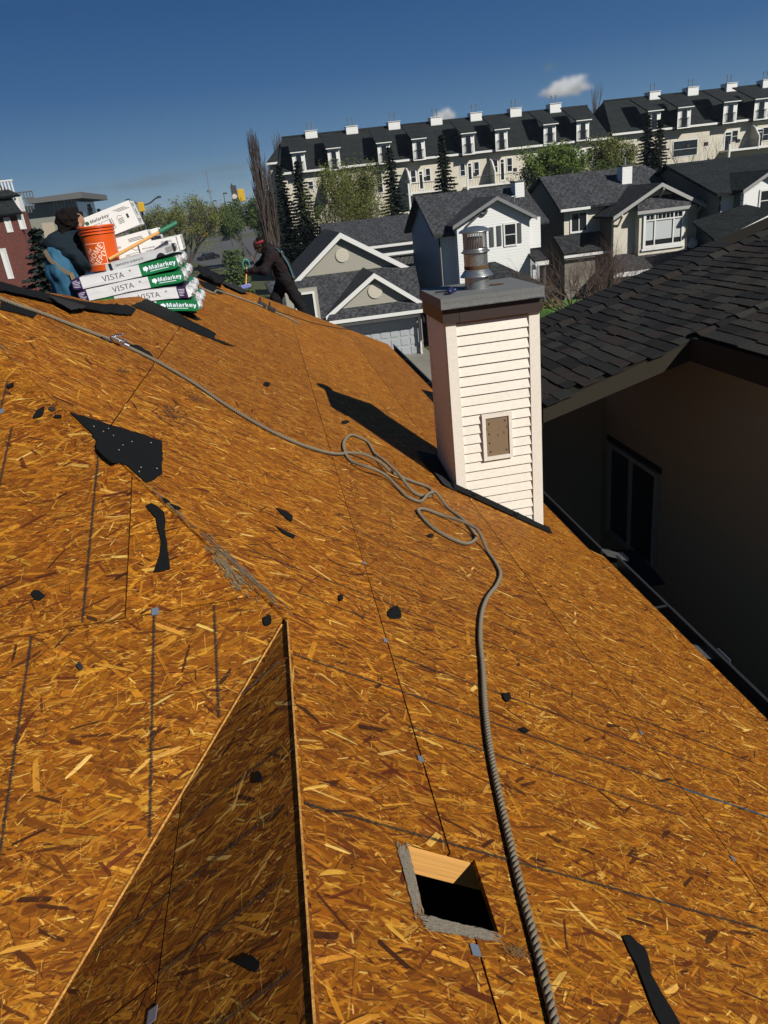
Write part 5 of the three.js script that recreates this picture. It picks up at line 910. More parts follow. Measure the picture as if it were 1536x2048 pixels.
// ---------------------------------------------------------------- white house
{
  const z = -47, h = thing('white_house', 'white lap-sided house with dark shutters, its left side in shade', 'house');
  const at = (x, y, zz = z) => onZ(zz, x, y);
  const c0 = at(879, 470), c1 = at(1066, 440), rl = at(832, 392, -51.5), rr_ = at(1046, 368, -51.5);
  const x0 = c0.x, x1 = c1.x, yE = 6.75, yR = rl.y, zr = -51.5, zb = -56;
  roofSlab(h, [V(x0 - .5, yE - .1, z + .5), V(x1 + .9, yE - .1, z + .5), V(x1 + .9, yR, zr), V(x0 - .5, yR, zr)], M.shingleGrey);
  roofSlab(h, [V(x0 - .5, yR, zr), V(x1 + .9, yR, zr), V(x1 + .9, yE - .1, zb - .5), V(x0 - .5, yE - .1, zb - .5)], M.shingleGrey);
  sideWall(h, x0, [[zb, 0], [z, 0], [z, yE], [zr, yR - .15], [zb, yE]], M.shadedWhite, .14);  // white side wall, its shade put into the siding colour
  const xm = at(925, 500).x; frontWall(h, z, [[x0, 0], [xm, 0], [xm, yE], [x0, yE]], M.white, .16); part(h, 'corner_board', box(x0 - .03, 0, z - .02, x0 + .1, yE, z + .05), M.trim);
  part(h, 'downspout', box(x0 - .1, 0, z + .06, x0 - .02, yE, z + .14), M.darkTrim); part(h, 'gutter', box(x0 - .5, yE - .28, z + .5, xm + .3, yE - .12, z + .62), M.darkTrim);
  const zw = z + 1.1, gp = at(994, 392, zw + .4), gr = at(1074, 432, zw + .4), gl = V(gp.x - (gr.x - gp.x) * 1.15, gr.y, 0);
  gableFront(h, gl.x, gr.x, gr.y, gp.y, zw, zr + .5, M.shingleGrey, M.white, std({ color: lin(.16, .165, .17), roughness: .6 }), { oh: .45, xp: gp.x, wallTo: 0, course: .16, rb: .22 });
  sideWall(h, gl.x + .36, [[z, 0], [zw, 0], [zw, gr.y], [z, gr.y]], M.white, .16);
  winPx(h, zw + .02, [1009, 450], [1031, 488], { rows: [.5], fr: .09 });
  for (const [a, b] of [[[993, 452], [1003, 491]], [[1034, 446], [1043, 485]], [[978, 455], [988, 493]]]) { const p = at(...a, zw + .02), q = at(...b, zw + .02); const s = part(h, 'shutter', box(p.x, q.y, zw + .015, q.x, p.y, zw + .06), M.shutter); const k = 9, dy = (p.y - q.y) / k; for (let i = 0; i < k; i++) part(s, 'slat', box(p.x + .05, q.y + dy * (i + .25), zw + .061, q.x - .05, q.y + dy * (i + .75), zw + .075), M.shutter); }
  // bump-out at the right and the porch roofs
  const b0 = at(1066, 440), b1 = at(1068, 494); frontWall(h, zw - .4, [[gr.x - .35, b1.y], [gr.x + .5, b1.y], [gr.x + .5, gr.y - .1], [gr.x - .35, gr.y - .1]], M.white, .16);
  const q0 = at(1056, 495, zw), q1 = at(1097, 520, zw + 1.2); roofSlab(h, [V(q0.x, q0.y + .3, zw - 2), V(q1.x, q0.y + .3, zw - 2), V(q1.x, q1.y, zw + 1.2), V(q0.x, q1.y, zw + 1.2)], M.shingleDark, 'porch_roof', .14); part(h, 'porch_fascia', box(q0.x, q1.y - .25, zw + 1.2, q1.x, q1.y - .02, zw + 1.27), M.trim);
  const post = at(1068, 560, zw + .9); part(h, 'porch_post', box(post.x - .1, 0, zw + .8, post.x + .1, q1.y - .2, zw + 1), M.trim); part(h, 'porch_post', box(post.x + .6, 0, zw + .8, post.x + .75, q1.y - .2, zw + 1), M.shutter); part(h, 'porch_wall', box(q0.x, 0, zw - 1.6, q1.x + .4, q1.y, zw - 1.5), M.shadedWhite);
  const g0 = at(978, 528, zw + .1), g1 = at(1060, 560, zw + .1), g2 = at(905, 574, zw + 3); roofSlab(h, [V(g0.x - 3.2, g1.y - .35, zw + 3), V(g0.x - .2, g0.y + .1, zw + .1), V(g0.x + .4, g0.y + .1, zw + .1), V(g1.x + .9, g1.y - .5, zw + 3)], M.shingleDark, 'entry_roof', .14);
  // brick-less chimney box on the ridge, and an eave ornament
  const k0 = at(1028, 365, -50), k1 = at(1047, 396, -50); frontWall(h, -49.8, [[k0.x, k1.y - .6], [k1.x, k1.y - .6], [k1.x, k0.y], [k0.x, k0.y]], M.white, .16, .9); part(h, 'chimney_cap', box(k0.x - .06, k0.y, -50.75, k1.x + .06, k0.y + .08, -49.75), M.shutter);
  const hb = at(966, 421, zw + .1); const t = new THREE.TorusGeometry(.2, .1, 10, 24); t.translate(hb.x, hb.y, zw + .1); part(h, 'gable_bracket', merge([t, bar(V(hb.x, hb.y, zw + .1), V(hb.x - 1.1, hb.y - .8, zw + .1), .07)]), M.shutter);
  const v = at(1028, 404, -49); part(h, 'vent_pipe', merge([bar(v.clone(), v.clone().add(V(0, .35, 0)), .07), bar(v.clone().add(V(-.16, .33, 0)), v.clone().add(V(.16, .33, 0)), .05)]), M.galv);
}
// ---------------------------------------------------------------- taupe house with the big bay window
{
  const z = -48, h = thing('bay_window_house', 'taupe house with a cream gable and large white bay window', 'house');
  const at = (x, y, zz = z) => onZ(zz, x, y);
  const side = M.stucco, c = M.cream, zr = -53.5, zb = -59, rl = at(1078, 354, zr), rr_ = at(1288, 333, zr), yR = rl.y;
  const zw = z + .9, zs = z - 1.6, xw0 = at(1234, 436, zw).x, xw1 = at(1396, 430, zw).x, xs0 = at(1128, 440, zs).x;
  const yE = at(1122, 418, zs + .5).y;
  roofSlab(h, [V(xs0 - .55, yE, zs + .6), V(xw0 + 1, yE, zs + .6), V(xw0 + 4.2, yR, zr), V(rl.x, yR, zr)].map((p, i) => (i === 2 ? V(rr_.x, yR, zr) : p)), M.shingleGrey);
  roofSlab(h, [V(xw0 + .8, yE, zs + .6), V(xw1 + .6, yE - .2, zs + .6), V(rr_.x + 3.2, yE - .2, zs - 1), V(rr_.x, yR, zr)], M.shingleGrey);
  roofSlab(h, [V(rl.x, yR, zr), V(rr_.x, yR, zr), V(rr_.x + 3, yE, zb), V(xs0 - .55, yE, zb)], M.shingleGrey);
  part(h, 'gutter', box(xs0 - .5, yE - .2, zs + .6, at(1172, 412, zs).x, yE - .04, zs + .72), M.trim);
  sideWall(h, xs0, [[zb, 0], [zs, 0], [zs, yE], [zr, yR - .2], [zb, yE]], side, .3);
  frontWall(h, zs, [[xs0, 0], [xw0 + .3, 0], [xw0 + .3, yE], [xs0, yE]], c, .12);
  sideWall(h, xw0, [[zs, 0], [zw, 0], [zw, 6.4], [zs, 6.4]], side, .3);
  winPx(h, zs + .02, [1143, 428], [1172, 460], { cols: [.5], fr: .12 });
  // gabled wing
  const gp = at(1325, 365, zw + .7), gl = at(1227, 435, zw + .7), gr = at(1418, 409, zw + .7), ye = (gl.y + gr.y) / 2, grey = std({ color: lin(.3, .3, .29), roughness: .6 });
  gableFront(h, gl.x, gr.x, ye, gp.y, zw, zr + 1, M.shingleDark, c, grey, { oh: .7, xp: gp.x, wallTo: 0, course: .12, rb: .24 });
  // bay
  const b0 = at(1279, 425, zw + .6), b1 = at(1372, 503, zw + .6), bz = zw + .6;
  part(h, 'bay', box(b0.x, b1.y, zw, b1.x, b0.y + .1, bz), c); part(h, 'siding', lapWall(V(0, 0, bz + .005), V(1, 0, 0), [[b0.x, b1.y], [b1.x, b1.y], [b1.x, b0.y + .1], [b0.x, b0.y + .1]], .12), c);
  roofSlab(h, [V(b0.x - .25, b0.y + .1, bz + .25), V(b1.x + .25, b0.y + .1, bz + .25), V(b1.x - .1, b0.y + .85, zw + .03), V(b0.x + .1, b0.y + .85, zw + .03)], M.shingleGrey, 'bay_roof', .05);
  part(h, 'bay_fascia', box(b0.x - .25, b0.y - .12, bz + .2, b1.x + .25, b0.y + .08, bz + .27), grey);
  const p = at(1291, 431, bz), q = at(1360, 483, bz), wy0 = q.y, wy1 = p.y, w = windowAt(h, p.x, wy0, q.x, wy1, bz + .02, { cols: [.25, .77], rows: [.82], fr: .17, out: .1 });
  for (const [a, b] of [[.02, .235], [.265, .755], [.785, .98]]) part(w, 'blind', box(p.x + (q.x - p.x) * a, wy0 + (wy1 - wy0) * .17, bz + .0335, p.x + (q.x - p.x) * b, wy0 + (wy1 - wy0) * .8, bz + .04), M.blind);
  for (let i = 1; i < 9; i++) part(w, 'grille_bar', box(p.x + (q.x - p.x) * i / 9 - .015, wy0 + (wy1 - wy0) * .83, bz + .035, p.x + (q.x - p.x) * i / 9 + .015, wy1, bz + .08), M.trim);
  part(h, 'window_apron', box(p.x - .25, wy0 - .3, bz + .006, q.x + .25, wy0 - .18, bz + .14), M.trim);
  // gable braces, small roofs, dish, chimney
  for (const [x, y] of [[1322, 388], [1240, 442], [1399, 415]]) { const a = at(x, y, zw + .3); part(h, 'gable_brace', merge([bar(V(a.x, a.y + .3, zw + .65), V(a.x, a.y - .3, zw + .02), .06), bar(V(a.x, a.y + .32, zw), V(a.x, a.y + .32, zw + .65), .06)]), M.cream); }
  const s0 = at(1260, 505, zw + .1), s1 = at(1392, 492, zw + .1), e0 = at(1240, 541, zw + 2.6), e1 = at(1340, 528, zw + 2.6);
  roofSlab(h, [V(e0.x - .4, e1.y - .1, zw + 2.6), V(s1.x + 1.5, e1.y - .1, zw + 2.6), V(s1.x + .8, s0.y - .05, zw + .03), V(s0.x - 1, s0.y - .05, zw + .03)], M.shingleGrey, 'porch_roof', .12);
  part(h, 'porch_fascia', box(e0.x - .4, e1.y - .4, zw + 2.55, s1.x + 1.5, e1.y - .14, zw + 2.64), M.trim);
  const t0 = at(1114, 468, zs + .2), t1 = at(1190, 470, zs + .2), t2 = at(1135, 506, zs + 1.6);
  roofSlab(h, [V(t0.x - .2, t2.y, zs + 1.9), V(xw0 - .02, t2.y, zs + 1.9), V(xw0 - .02, t0.y - .15, zs + .03), V(t0.x - .2, t0.y - .15, zs + .03)], M.shingleDark, 'side_roof', .14); part(h, 'side_fascia', box(t0.x - .2, t2.y - .3, zs + 1.86, xw0 - .02, t2.y - .14, zs + 1.94), M.trim);
  part(h, 'porch_wall', box(t0.x, 0, zs + .5, xw0 - .02, t2.y, zs + 1.5), side);
  const k0 = at(1241, 334, -51.5), k1 = at(1260, 352, -51.5); frontWall(h, -51.2, [[k0.x, k1.y - .5], [k1.x, k1.y - .5], [k1.x, k0.y], [k0.x, k0.y]], M.white, .14, .8); part(h, 'chimney_cap', box(k0.x - .06, k0.y, -52.05, k1.x + .06, k0.y + .07, -51.15), M.shutter); part(h, 'chimney_pipe', bar(V((k0.x + k1.x) / 2, k0.y, -51.6), V((k0.x + k1.x) / 2, k0.y + .55, -51.6), .09), M.galv);
  const d = at(1384, 487, zw + .5), dish = new THREE.SphereGeometry(.42, 24, 10, 0, Math.PI * 2, 0, .9); dish.scale(1, .55, 1); dish.rotateX(Math.PI / 2); dish.rotateY(-.5); dish.rotateX(-.3); dish.translate(d.x, d.y, zw + .5);
  const ds = part(h, 'satellite_dish', dish, std({ color: lin(.3, .3, .31), roughness: .5 })); part(ds, 'mast', bar(V(d.x, d.y - .1, zw + .4), V(d.x - .1, d.y - .7, zw + .02), .04), M.galv);
}
// ---------------------------------------------------------------- dark-roofed house further right
{
  const z = -45, h = thing('dark_roof_house', 'house with near-black shingle roof, taupe side wall and white front', 'house');
  const at = (x, y, zz = z) => onZ(zz, x, y), zr = -51, rl = at(1325, 330, zr), yR = rl.y, xs = at(1440, 400, z).x, x0 = at(1330, 380, -49).x, yE = at(1440, 386, z + .4).y;
  roofSlab(h, [V(xs - .5, yE - .05, z + .5), V(xs + 12, yE - .05, z + .5), V(xs + 12, yR, zr), V(xs - .5, yR, zr)], M.shingleTown);
  roofSlab(h, [V(xs - .5, yR, zr), V(xs + 12, yR, zr), V(xs + 12, yE, -57), V(xs - .5, yE, -57)], M.shingleTown);
  sideWall(h, xs, [[-57, 0], [z, 0], [z, yE - .1], [zr, yR - .2], [-57, yE]], M.stucco, .3);
  frontWall(h, z, [[xs, 0], [xs + 10, 0], [xs + 10, yE], [xs, yE]], M.white, .14); part(h, 'downspout', box(xs - .08, 0, z + .05, xs, yE, z + .13), M.darkTrim);
  const zw = z + 1, gp = at(1545, 338, zw + .4), gl = at(1486, 380, zw + .4); gableFront(h, gl.x, gp.x * 2 - gl.x, gl.y, gp.y, zw, zr + .5, M.shingleTown, M.white, std({ color: lin(.25, .25, .25) }), { oh: .45, xp: gp.x, wallTo: 0, course: .14, rb: .22 });
  sideWall(h, gl.x + .36, [[z, 0], [zw, 0], [zw, gl.y], [z, gl.y]], M.stucco, .3);
  winPx(h, zw + .02, [1522, 383], [1548, 418], { rows: [.5], fr: .1 });
  const p0 = at(1425, 478, zw + 3), p1 = at(1540, 420, zw + 3); roofSlab(h, [V(p0.x, p0.y, zw + 3.2), V(p1.x, p1.y, zw + 3.2), V(p1.x + .3, p1.y + .3, zw + .2), V(p0.x + .3, p0.y + .9, zw + .2)], M.shingleTown, 'porch_roof', .2);
  const q0 = at(1482, 492, zw + 3.3), q1 = at(1545, 440, zw + 3.3); part(h, 'rake_board', slab([V(q0.x, q0.y - .25, zw + 3.3), V(q1.x, q1.y - .25, zw + 3.3), V(q1.x, q1.y, zw + 3.3), V(q0.x, q0.y, zw + 3.3)], .08), M.trim);
}
// low white-walled house in the gap behind the garage
{
  const z = -62, h = thing('bungalow', 'low house with grey roof and white wall in the gap behind the garage', 'house'), at = (x, y) => onZ(z, x, y);
  const a = at(728, 490), b = at(800, 478), r0 = at(740, 445), w = at(815, 462);
  roofSlab(h, [V(a.x - 3, a.y, z + .5), V(b.x + 4, a.y, z + .5), V(b.x + 4, r0.y + .2, z - 5), V(a.x - 3, r0.y + .2, z - 5)], M.shingleGrey); part(h, 'fascia', box(a.x - 3, a.y - .35, z + .45, b.x + 4, a.y - .15, z + .55), M.trim);
  part(h, 'wall', box(a.x - 3, 0, z - 9, b.x + 4, a.y - .1, z), M.white);
  const f = thing('back_fence', 'dark brown slatted fence between the garage and the white house', 'fence'), fz = -56; const f0 = onZ(fz, 752, 512), f1 = onZ(fz, 822, 505);
  for (let i = 0; i < 34; i++) part(f, 'slat', box(f0.x + i * .09 * 1.1, 0, fz, f0.x + i * .099 + .085, f0.y - .1, fz + .02), std({ color: lin(.045, .032, .02), roughness: .9 })); part(f, 'rail', box(f0.x, f0.y - .3, fz - .06, f0.x + 3.4, f0.y - .2, fz - .002), M.darkTrim);
}
// ---------------------------------------------------------------- the two long terraces of townhouses
{
  const Z = -105, ZR = -112;
  const at = (x, y, zz = Z) => onZ(zz, x, y);
  const rail = M.darkTrim;
  function terrace(label, xa, xb, hipL, dormers, units, chims, vents, yAdd = 0) {
    const t = thing('townhouse_terrace', label, 'townhouses', [0, 0, 0], 'long terraces behind the houses');
    const yE = at(900, 308, Z + .6).y + yAdd, yR = at(900, 241, ZR).y + yAdd;
    roofSlab(t, [V(xa, yE, Z + .6), V(xb, yE, Z + .6), V(xb, yR, ZR), V(xa + hipL, yR, ZR)], M.shingleTown, 'roof', .25);
    roofSlab(t, [V(xa, yE, ZR - 7.6), V(xa + hipL, yR, ZR), V(xb, yR, ZR), V(xb, yE, ZR - 7.6)], M.shingleTown, 'roof', .25);
    if (hipL) roofSlab(t, [V(xa, yE, Z + .6), V(xa + hipL, yR, ZR), V(xa, yE, ZR - 7.6)], M.shingleTown, 'roof', .25);
    part(t, 'gutter', box(xa, yE - .32, Z + .6, xb, yE - .06, Z + .78), M.trim);
    frontWall(t, Z, [[xa + .5, 0], [xb - .3, 0], [xb - .3, yE - .1], [xa + .5, yE - .1]], M.cream, .2, 14);
    part(t, 'ridge_cap', bar(V(xa + hipL, yR + .02, ZR), V(xb, yR + .02, ZR), .16), M.shingleTown);
    const yOn = (z) => yE + (yR - yE) * (Z + .6 - z) / (Z + .6 - ZR);
    for (const [x0, y0, x1, y1] of dormers) {
      const b0 = at(x1, y1), zf = Z + .6 - (b0.y + .15 - yE) / (yR - yE) * (Z + .6 - ZR) + .25, a = at(x0, y0 - 1, zf), b = at(x1, y1, zf), w = (b.x - a.x), cx = (a.x + b.x) / 2, yt = a.y, yb = b.y + .3, d = new THREE.Group(); d.name = 'dormer'; t.add(d);
      const zt = Z + .6 - (yt + .9 - yE) / (yR - yE) * (Z + .6 - ZR);
      part(d, 'cheek', merge([box(cx - w / 2, yb - .3, zf - 4.4, cx - w / 2 + .1, yt + .05, zf - .02), box(cx + w / 2 - .1, yb - .3, zf - 4.4, cx + w / 2, yt + .05, zf - .02)]), M.shingleTown);
      part(d, 'face', lapWall(V(0, 0, zf), V(1, 0, 0), [[cx - w / 2, yb - .2], [cx + w / 2, yb - .2], [cx + w / 2, yt], [cx - w / 2, yt]], .2), M.white);
      part(d, 'face_core', box(cx - w / 2, yb - .2, zf - .12, cx + w / 2, yt, zf - .005), M.white);
      part(d, 'dormer_roof', upSlab([V(cx - w * .62, yt + .16, zf + .4), V(cx + w * .62, yt + .16, zf + .4), V(cx + w * .62, yt + 2.3, zf - 5.2), V(cx - w * .62, yt + 2.3, zf - 5.2)], .14, { tile: 2 }), M.shingleTown);
      part(d, 'dormer_fascia', box(cx - w * .62, yt + .03, zf + .4, cx + w * .62, yt + .14, zf + .46), M.trim);
      part(d, 'dormer_door', box(cx - w * .2, yb - .02, zf + .005, cx + w * .2, yt - .25, zf + .045), M.glass);
      part(d, 'door_frame', merge([box(cx - w * .24, yb, zf + .005, cx - w * .2, yt - .2, zf + .06), box(cx + w * .2, yb, zf + .005, cx + w * .24, yt - .2, zf + .06)]), M.trim);
      const rr3 = [bar(V(cx - w * .36, yb + 1.05, zf + .16), V(cx + w * .36, yb + 1.05, zf + .16), .04), bar(V(cx - w * .36, yb + .1, zf + .16), V(cx + w * .36, yb + .1, zf + .16), .03)]; for (let i = 0; i <= 8; i++) rr3.push(bar(V(cx - w * .36 + i * w * .09, yb + .1, zf + .16), V(cx - w * .36 + i * w * .09, yb + 1.05, zf + .16), .018)); part(d, 'railing', merge(rr3), rail);
    }
    for (const [kind, x0, y0, x1, y1] of units) {
      const a = at(x0, y0), b = at(x1, y1);
      if (kind === 'w') windowAt(t, a.x, b.y, b.x, a.y, Z + .015, { rows: [.45], fr: .1 });
      if (kind === 'd') windowAt(t, a.x + .12, b.y, b.x - .12, a.y, Z + .015, { fr: .16, name: 'patio_door', rows: [.84] });
      if (kind === 'p') { const w = part(t, 'privacy_wall', slab([V(a.x, b.y - .3, Z + .02), V(a.x, b.y - .3, Z + 2.2), V(a.x, a.y - 1.6, Z + 2.2), V(a.x, a.y - .4, Z + 1.1), V(a.x, a.y, Z + .02)], .14), M.cream); part(w, 'edge_trim', merge([bar(V(a.x - .02, b.y - .3, Z + 2.22), V(a.x - .02, a.y - 1.6, Z + 2.22), .13), bar(V(a.x - .02, a.y - 1.6, Z + 2.22), V(a.x - .02, a.y - .4, Z + 1.12), .13), bar(V(a.x - .02, a.y - .4, Z + 1.12), V(a.x - .02, a.y, Z + .1), .13)]), M.trim); }
      if (kind === 'b') { const bl = part(t, 'balcony', box(a.x, b.y - .25, Z + .02, b.x, b.y, Z + 2.3), M.trim); const rs = [bar(V(a.x, b.y + 1, Z + 2.25), V(b.x, b.y + 1, Z + 2.25), .04)]; for (let x = a.x; x < b.x; x += .22) rs.push(bar(V(x, b.y, Z + 2.25), V(x, b.y + 1, Z + 2.25), .018, .018, 5)); part(bl, 'railing', merge(rs), rail); for (const x of [a.x, b.x]) part(bl, 'post', box(x - .12, b.y - 2.4, Z + 2.1, x + .12, b.y + 1.1, Z + 2.34), M.trim); }
    }
    for (const [x, y] of chims) {
      const c = at(x, y, ZR), s = new THREE.Group(); s.name = 'chimney_stack'; t.add(s);
      part(s, 'box', box(c.x - .82, yR - .5, ZR - .8, c.x + .82, c.y, ZR + .8), M.white); part(s, 'siding', lapWall(V(0, 0, ZR + .805), V(1, 0, 0), [[c.x - .82, yR - .4], [c.x + .82, yR - .4], [c.x + .82, c.y], [c.x - .82, c.y]], .2), M.white); part(s, 'cap', box(c.x - .9, c.y, ZR - .9, c.x + .9, c.y + .07, ZR + .9), M.trim);
      for (const dx of [-.32, .3]) part(s, 'flue', merge([bar(V(c.x + dx, c.y, ZR), V(c.x + dx, c.y + 1.1, ZR), .07), bar(V(c.x + dx, c.y + .95, ZR), V(c.x + dx, c.y + 1.12, ZR), .11)]), M.galv);
    }
    for (const [px, py] of vents) { const q = onPlane(V(0, yE, Z + .6), V(0, Z + .6 - ZR, -(yR - yE)).normalize().multiplyScalar(1), px, py); const n2 = V(0, ZR - Z - .6, 0); const v = V(q.x, yOn(q.z) + .1, q.z); part(t, 'roof_vent', box(v.x - .2, v.y - .25, v.z - .2, v.x + .2, v.y + .2, v.z + .2), M.darkTrim); }
    return t;
  }
  const x0 = at(553, 345, Z).x, x1 = at(1213, 300, Z).x, x2 = at(1222, 300, Z).x;
  terrace('long cream terrace with dark roof, eight white dormers and a row of white chimneys', x0, x1 + .2, 1.6,
    [[583, 309, 614, 346], [654, 301, 683, 341], [754, 290, 783, 328], [824, 282, 852, 321], [923, 271, 950, 310], [990, 263, 1016, 302], [1087, 253, 1112, 288], [1153, 245, 1178, 282]],
    [['w', 616, 364, 627, 377], ['p', 648, 352, 648, 400], ['w', 752, 346, 766, 384], ['p', 812, 337, 812, 388], ['w', 821, 342, 832, 364], ['d', 836, 344, 848, 377], ['w', 851, 338, 861, 361], ['b', 812, 384, 884, 378], ['w', 920, 329, 930, 351], ['d', 934, 328, 945, 358], ['w', 948, 325, 958, 350], ['p', 979, 318, 979, 364], ['w', 985, 321, 995, 344], ['d', 999, 320, 1010, 359], ['w', 1014, 317, 1024, 342], ['b', 927, 374, 1052, 360], ['p', 1146, 299, 1146, 340], ['w', 1148, 301, 1156, 326], ['d', 1159, 301, 1170, 335], ['w', 1174, 297, 1184, 322], ['w', 690, 352, 704, 378], ['w', 1075, 312, 1086, 338]],
    [[621, 263], [702, 254], [786, 245], [870, 236], [949, 227], [1028, 218], [1107, 209]],
    [[635, 282], [693, 275], [724, 274], [780, 268], [804, 263], [844, 260], [945, 246], [968, 244], [1027, 238], [1046, 236], [1106, 229], [1130, 226], [1176, 221]]);
  terrace('long cream terrace stepping up beyond the gap, with four dormers', x2 - .2, x2 + 30, 2.2,
    [[1296, 226, 1320, 262], [1356, 219, 1380, 257], [1448, 208, 1472, 247], [1510, 202, 1534, 240]],
    [['w', 1347, 284, 1393, 309], ['d', 1449, 266, 1461, 300], ['w', 1465, 262, 1474, 281], ['p', 1501, 250, 1501, 296], ['w', 1503, 258, 1509, 280], ['d', 1512, 260, 1523, 291], ['w', 1526, 256, 1536, 280], ['b', 1440, 300, 1545, 290]],
    [[1305, 185], [1381, 176], [1458, 168], [1530, 161]], [[1260, 212], [1332, 203], [1380, 198], [1418, 194], [1464, 187], [1483, 186]], .35);
  // left end pavilion of the first terrace
  const p = thing('terrace_end', 'small cream end wing with its own dark roof at the terrace end', 'building'), a = at(538, 322, -108), b = at(572, 345, -108);
  part(p, 'wall', box(a.x, 0, -116, b.x + 3, a.y - .3, -108), M.cream); part(p, 'siding', lapWall(V(0, 0, -107.99), V(1, 0, 0), [[a.x, 0], [b.x + 3, 0], [b.x + 3, a.y - .3], [a.x, a.y - .3]], .2), M.cream); roofSlab(p, [V(a.x - .4, a.y - .2, -107.4), V(b.x + 3, a.y - .2, -107.4), V(b.x + 3, a.y + 2.2, -112), V(a.x + 1.9, a.y + 2.2, -112)], M.shingleTown); part(p, 'gutter', box(a.x - .4, a.y - .5, -107.4, b.x + 1.5, a.y - .25, -107.25), M.trim);
}
// ---------------------------------------------------------------- buildings at the left edge
{
  const z = -58, b = thing('brick_building', 'red brick building with white trimmed windows and white upper balcony', 'building'), at = (x, y, zz = z) => onZ(zz, x, y);
  const brick = std({ map: tex(canvas(512, 512, (g, w, h) => { const r = mulberry(8); g.fillStyle = 'rgb(120,110,100)'; g.fillRect(0, 0, w, h); for (let j = 0; j < 32; j++) for (let i = -1; i < 12; i++) { const k = .75 + .4 * r(); g.fillStyle = `rgb(${96 * k | 0},${34 * k | 0},${26 * k | 0})`; g.fillRect(i * 44 + (j % 2) * 22, j * 16, 42, 14); } })), roughness: .9 });
  const e = at(38, 440), top = at(20, 424);
  part(b, 'wall', box(e.x - 14, 0, z - 2.5, e.x, top.y, z, 1.4), brick);
  roofSlab(b, [V(e.x - 14, top.y - .1, z + .5), V(e.x + .5, top.y - .1, z + .5), V(e.x - .6, top.y + 1.1, z - 1.4), V(e.x - 14, top.y + 1.1, z - 1.4)], M.shingleTown, 'skirt_roof');
  const u = at(22, 390); part(b, 'upper_wall', box(e.x - 14, top.y, z - 2.4, u.x, u.y, z - 1.4), M.white); roofSlab(b, [V(e.x - 14, u.y, z - .6), V(u.x + .4, u.y, z - .6), V(u.x - 2.2, u.y + 1.4, z - 2.6), V(e.x - 14, u.y + 1.4, z - 2.6)], M.shingleTown, 'upper_roof');
  const rs = []; for (let i = 0; i < 12; i++) rs.push(box(u.x - .15 - i * .22, top.y + .9, z - 1.3, u.x - .06 - i * .22, top.y + 2.0, z - 1.22)); rs.push(box(u.x - 3, top.y + 2.0, z - 1.34, u.x + .02, top.y + 2.1, z - 1.2)); part(b, 'balcony_rail', merge(rs), M.trim);
  for (const [x0, y0, x1, y1] of [[10, 438, 20, 462], [36, 430, 44, 456], [2, 500, 14, 556]]) { const p = at(x0, y0), q = at(x1, y1); windowAt(b, p.x, q.y, Math.max(q.x, p.x + .25), p.y, z + .01, { fr: .09, pane: M.trim }); }
}
{
  const z = -165, b = thing('modern_building', 'modern grey building with glazed corner and flat oversailing roof', 'building'), at = (x, y, zz = z) => onZ(zz, x, y);
  const conc = std({ color: lin(.2, .2, .17), roughness: .9 }), roof = std({ color: lin(.1, .1, .1), roughness: .8 }), gl = std({ color: lin(.03, .055, .06), roughness: .12 });
  const r0 = at(62, 402), r1 = at(170, 391), wl = at(42, 410), wr = at(150, 402), m = at(108, 415);
  part(b, 'roof_slab', slab([V(r0.x, r0.y - .6, z + 3), V(r1.x, r1.y - .5, z + 3), V(r1.x, r1.y + .6, z + 3), V(r0.x, r0.y + .3, z + 3)], 26), roof);
  part(b, 'block', box(wl.x - 3, 0, z - 20, m.x, at(62, 425).y, z), conc); part(b, 'glazed_hall', box(m.x, 0, z - 18, wr.x, r0.y - .5, z - .5), gl);
  for (let i = 0; i <= 6; i++) { const x = m.x + (wr.x - m.x) * i / 6; part(b, 'mullion', box(x - .12, 0, z - .5, x + .12, r0.y - .5, z - .3), M.blind); } for (let j = 1; j < 5; j++) part(b, 'transom', box(m.x, r0.y - .5 - j * 2.1, z - .5, wr.x, r0.y - .4 - j * 2.1, z - .35), M.blind);
  part(b, 'clerestory', box(wl.x + 2, at(62, 425).y, z - 16, m.x, r0.y - .4, z - 2), gl);
  const s = []; const f0 = at(20, 400, z - 6), f1 = at(66, 390, z - 6); for (let i = 0; i < 9; i++) { const x = f0.x + (f1.x - f0.x) * i / 8; s.push(bar(V(x, f0.y - 3, z - 6), V(x, f0.y + 1.2, z - 6), .12)); } for (const k of [-1.5, 0, 1.2]) s.push(bar(V(f0.x, f0.y + k, z - 6), V(f1.x, f0.y + k, z - 6), .12)); part(b, 'screen_frame', merge(s), roof); part(b, 'plant_room', box(f0.x - 4, 0, z - 20, f1.x, f0.y - 1.5, z - 7), gl);
  part(b, 'pale_wall', box(at(88, 455, -150).x, 0, -150, at(112, 455, -150).x, at(100, 445, -150).y, -149), std({ color: lin(.38, .32, .24), roughness: .9 }));
}
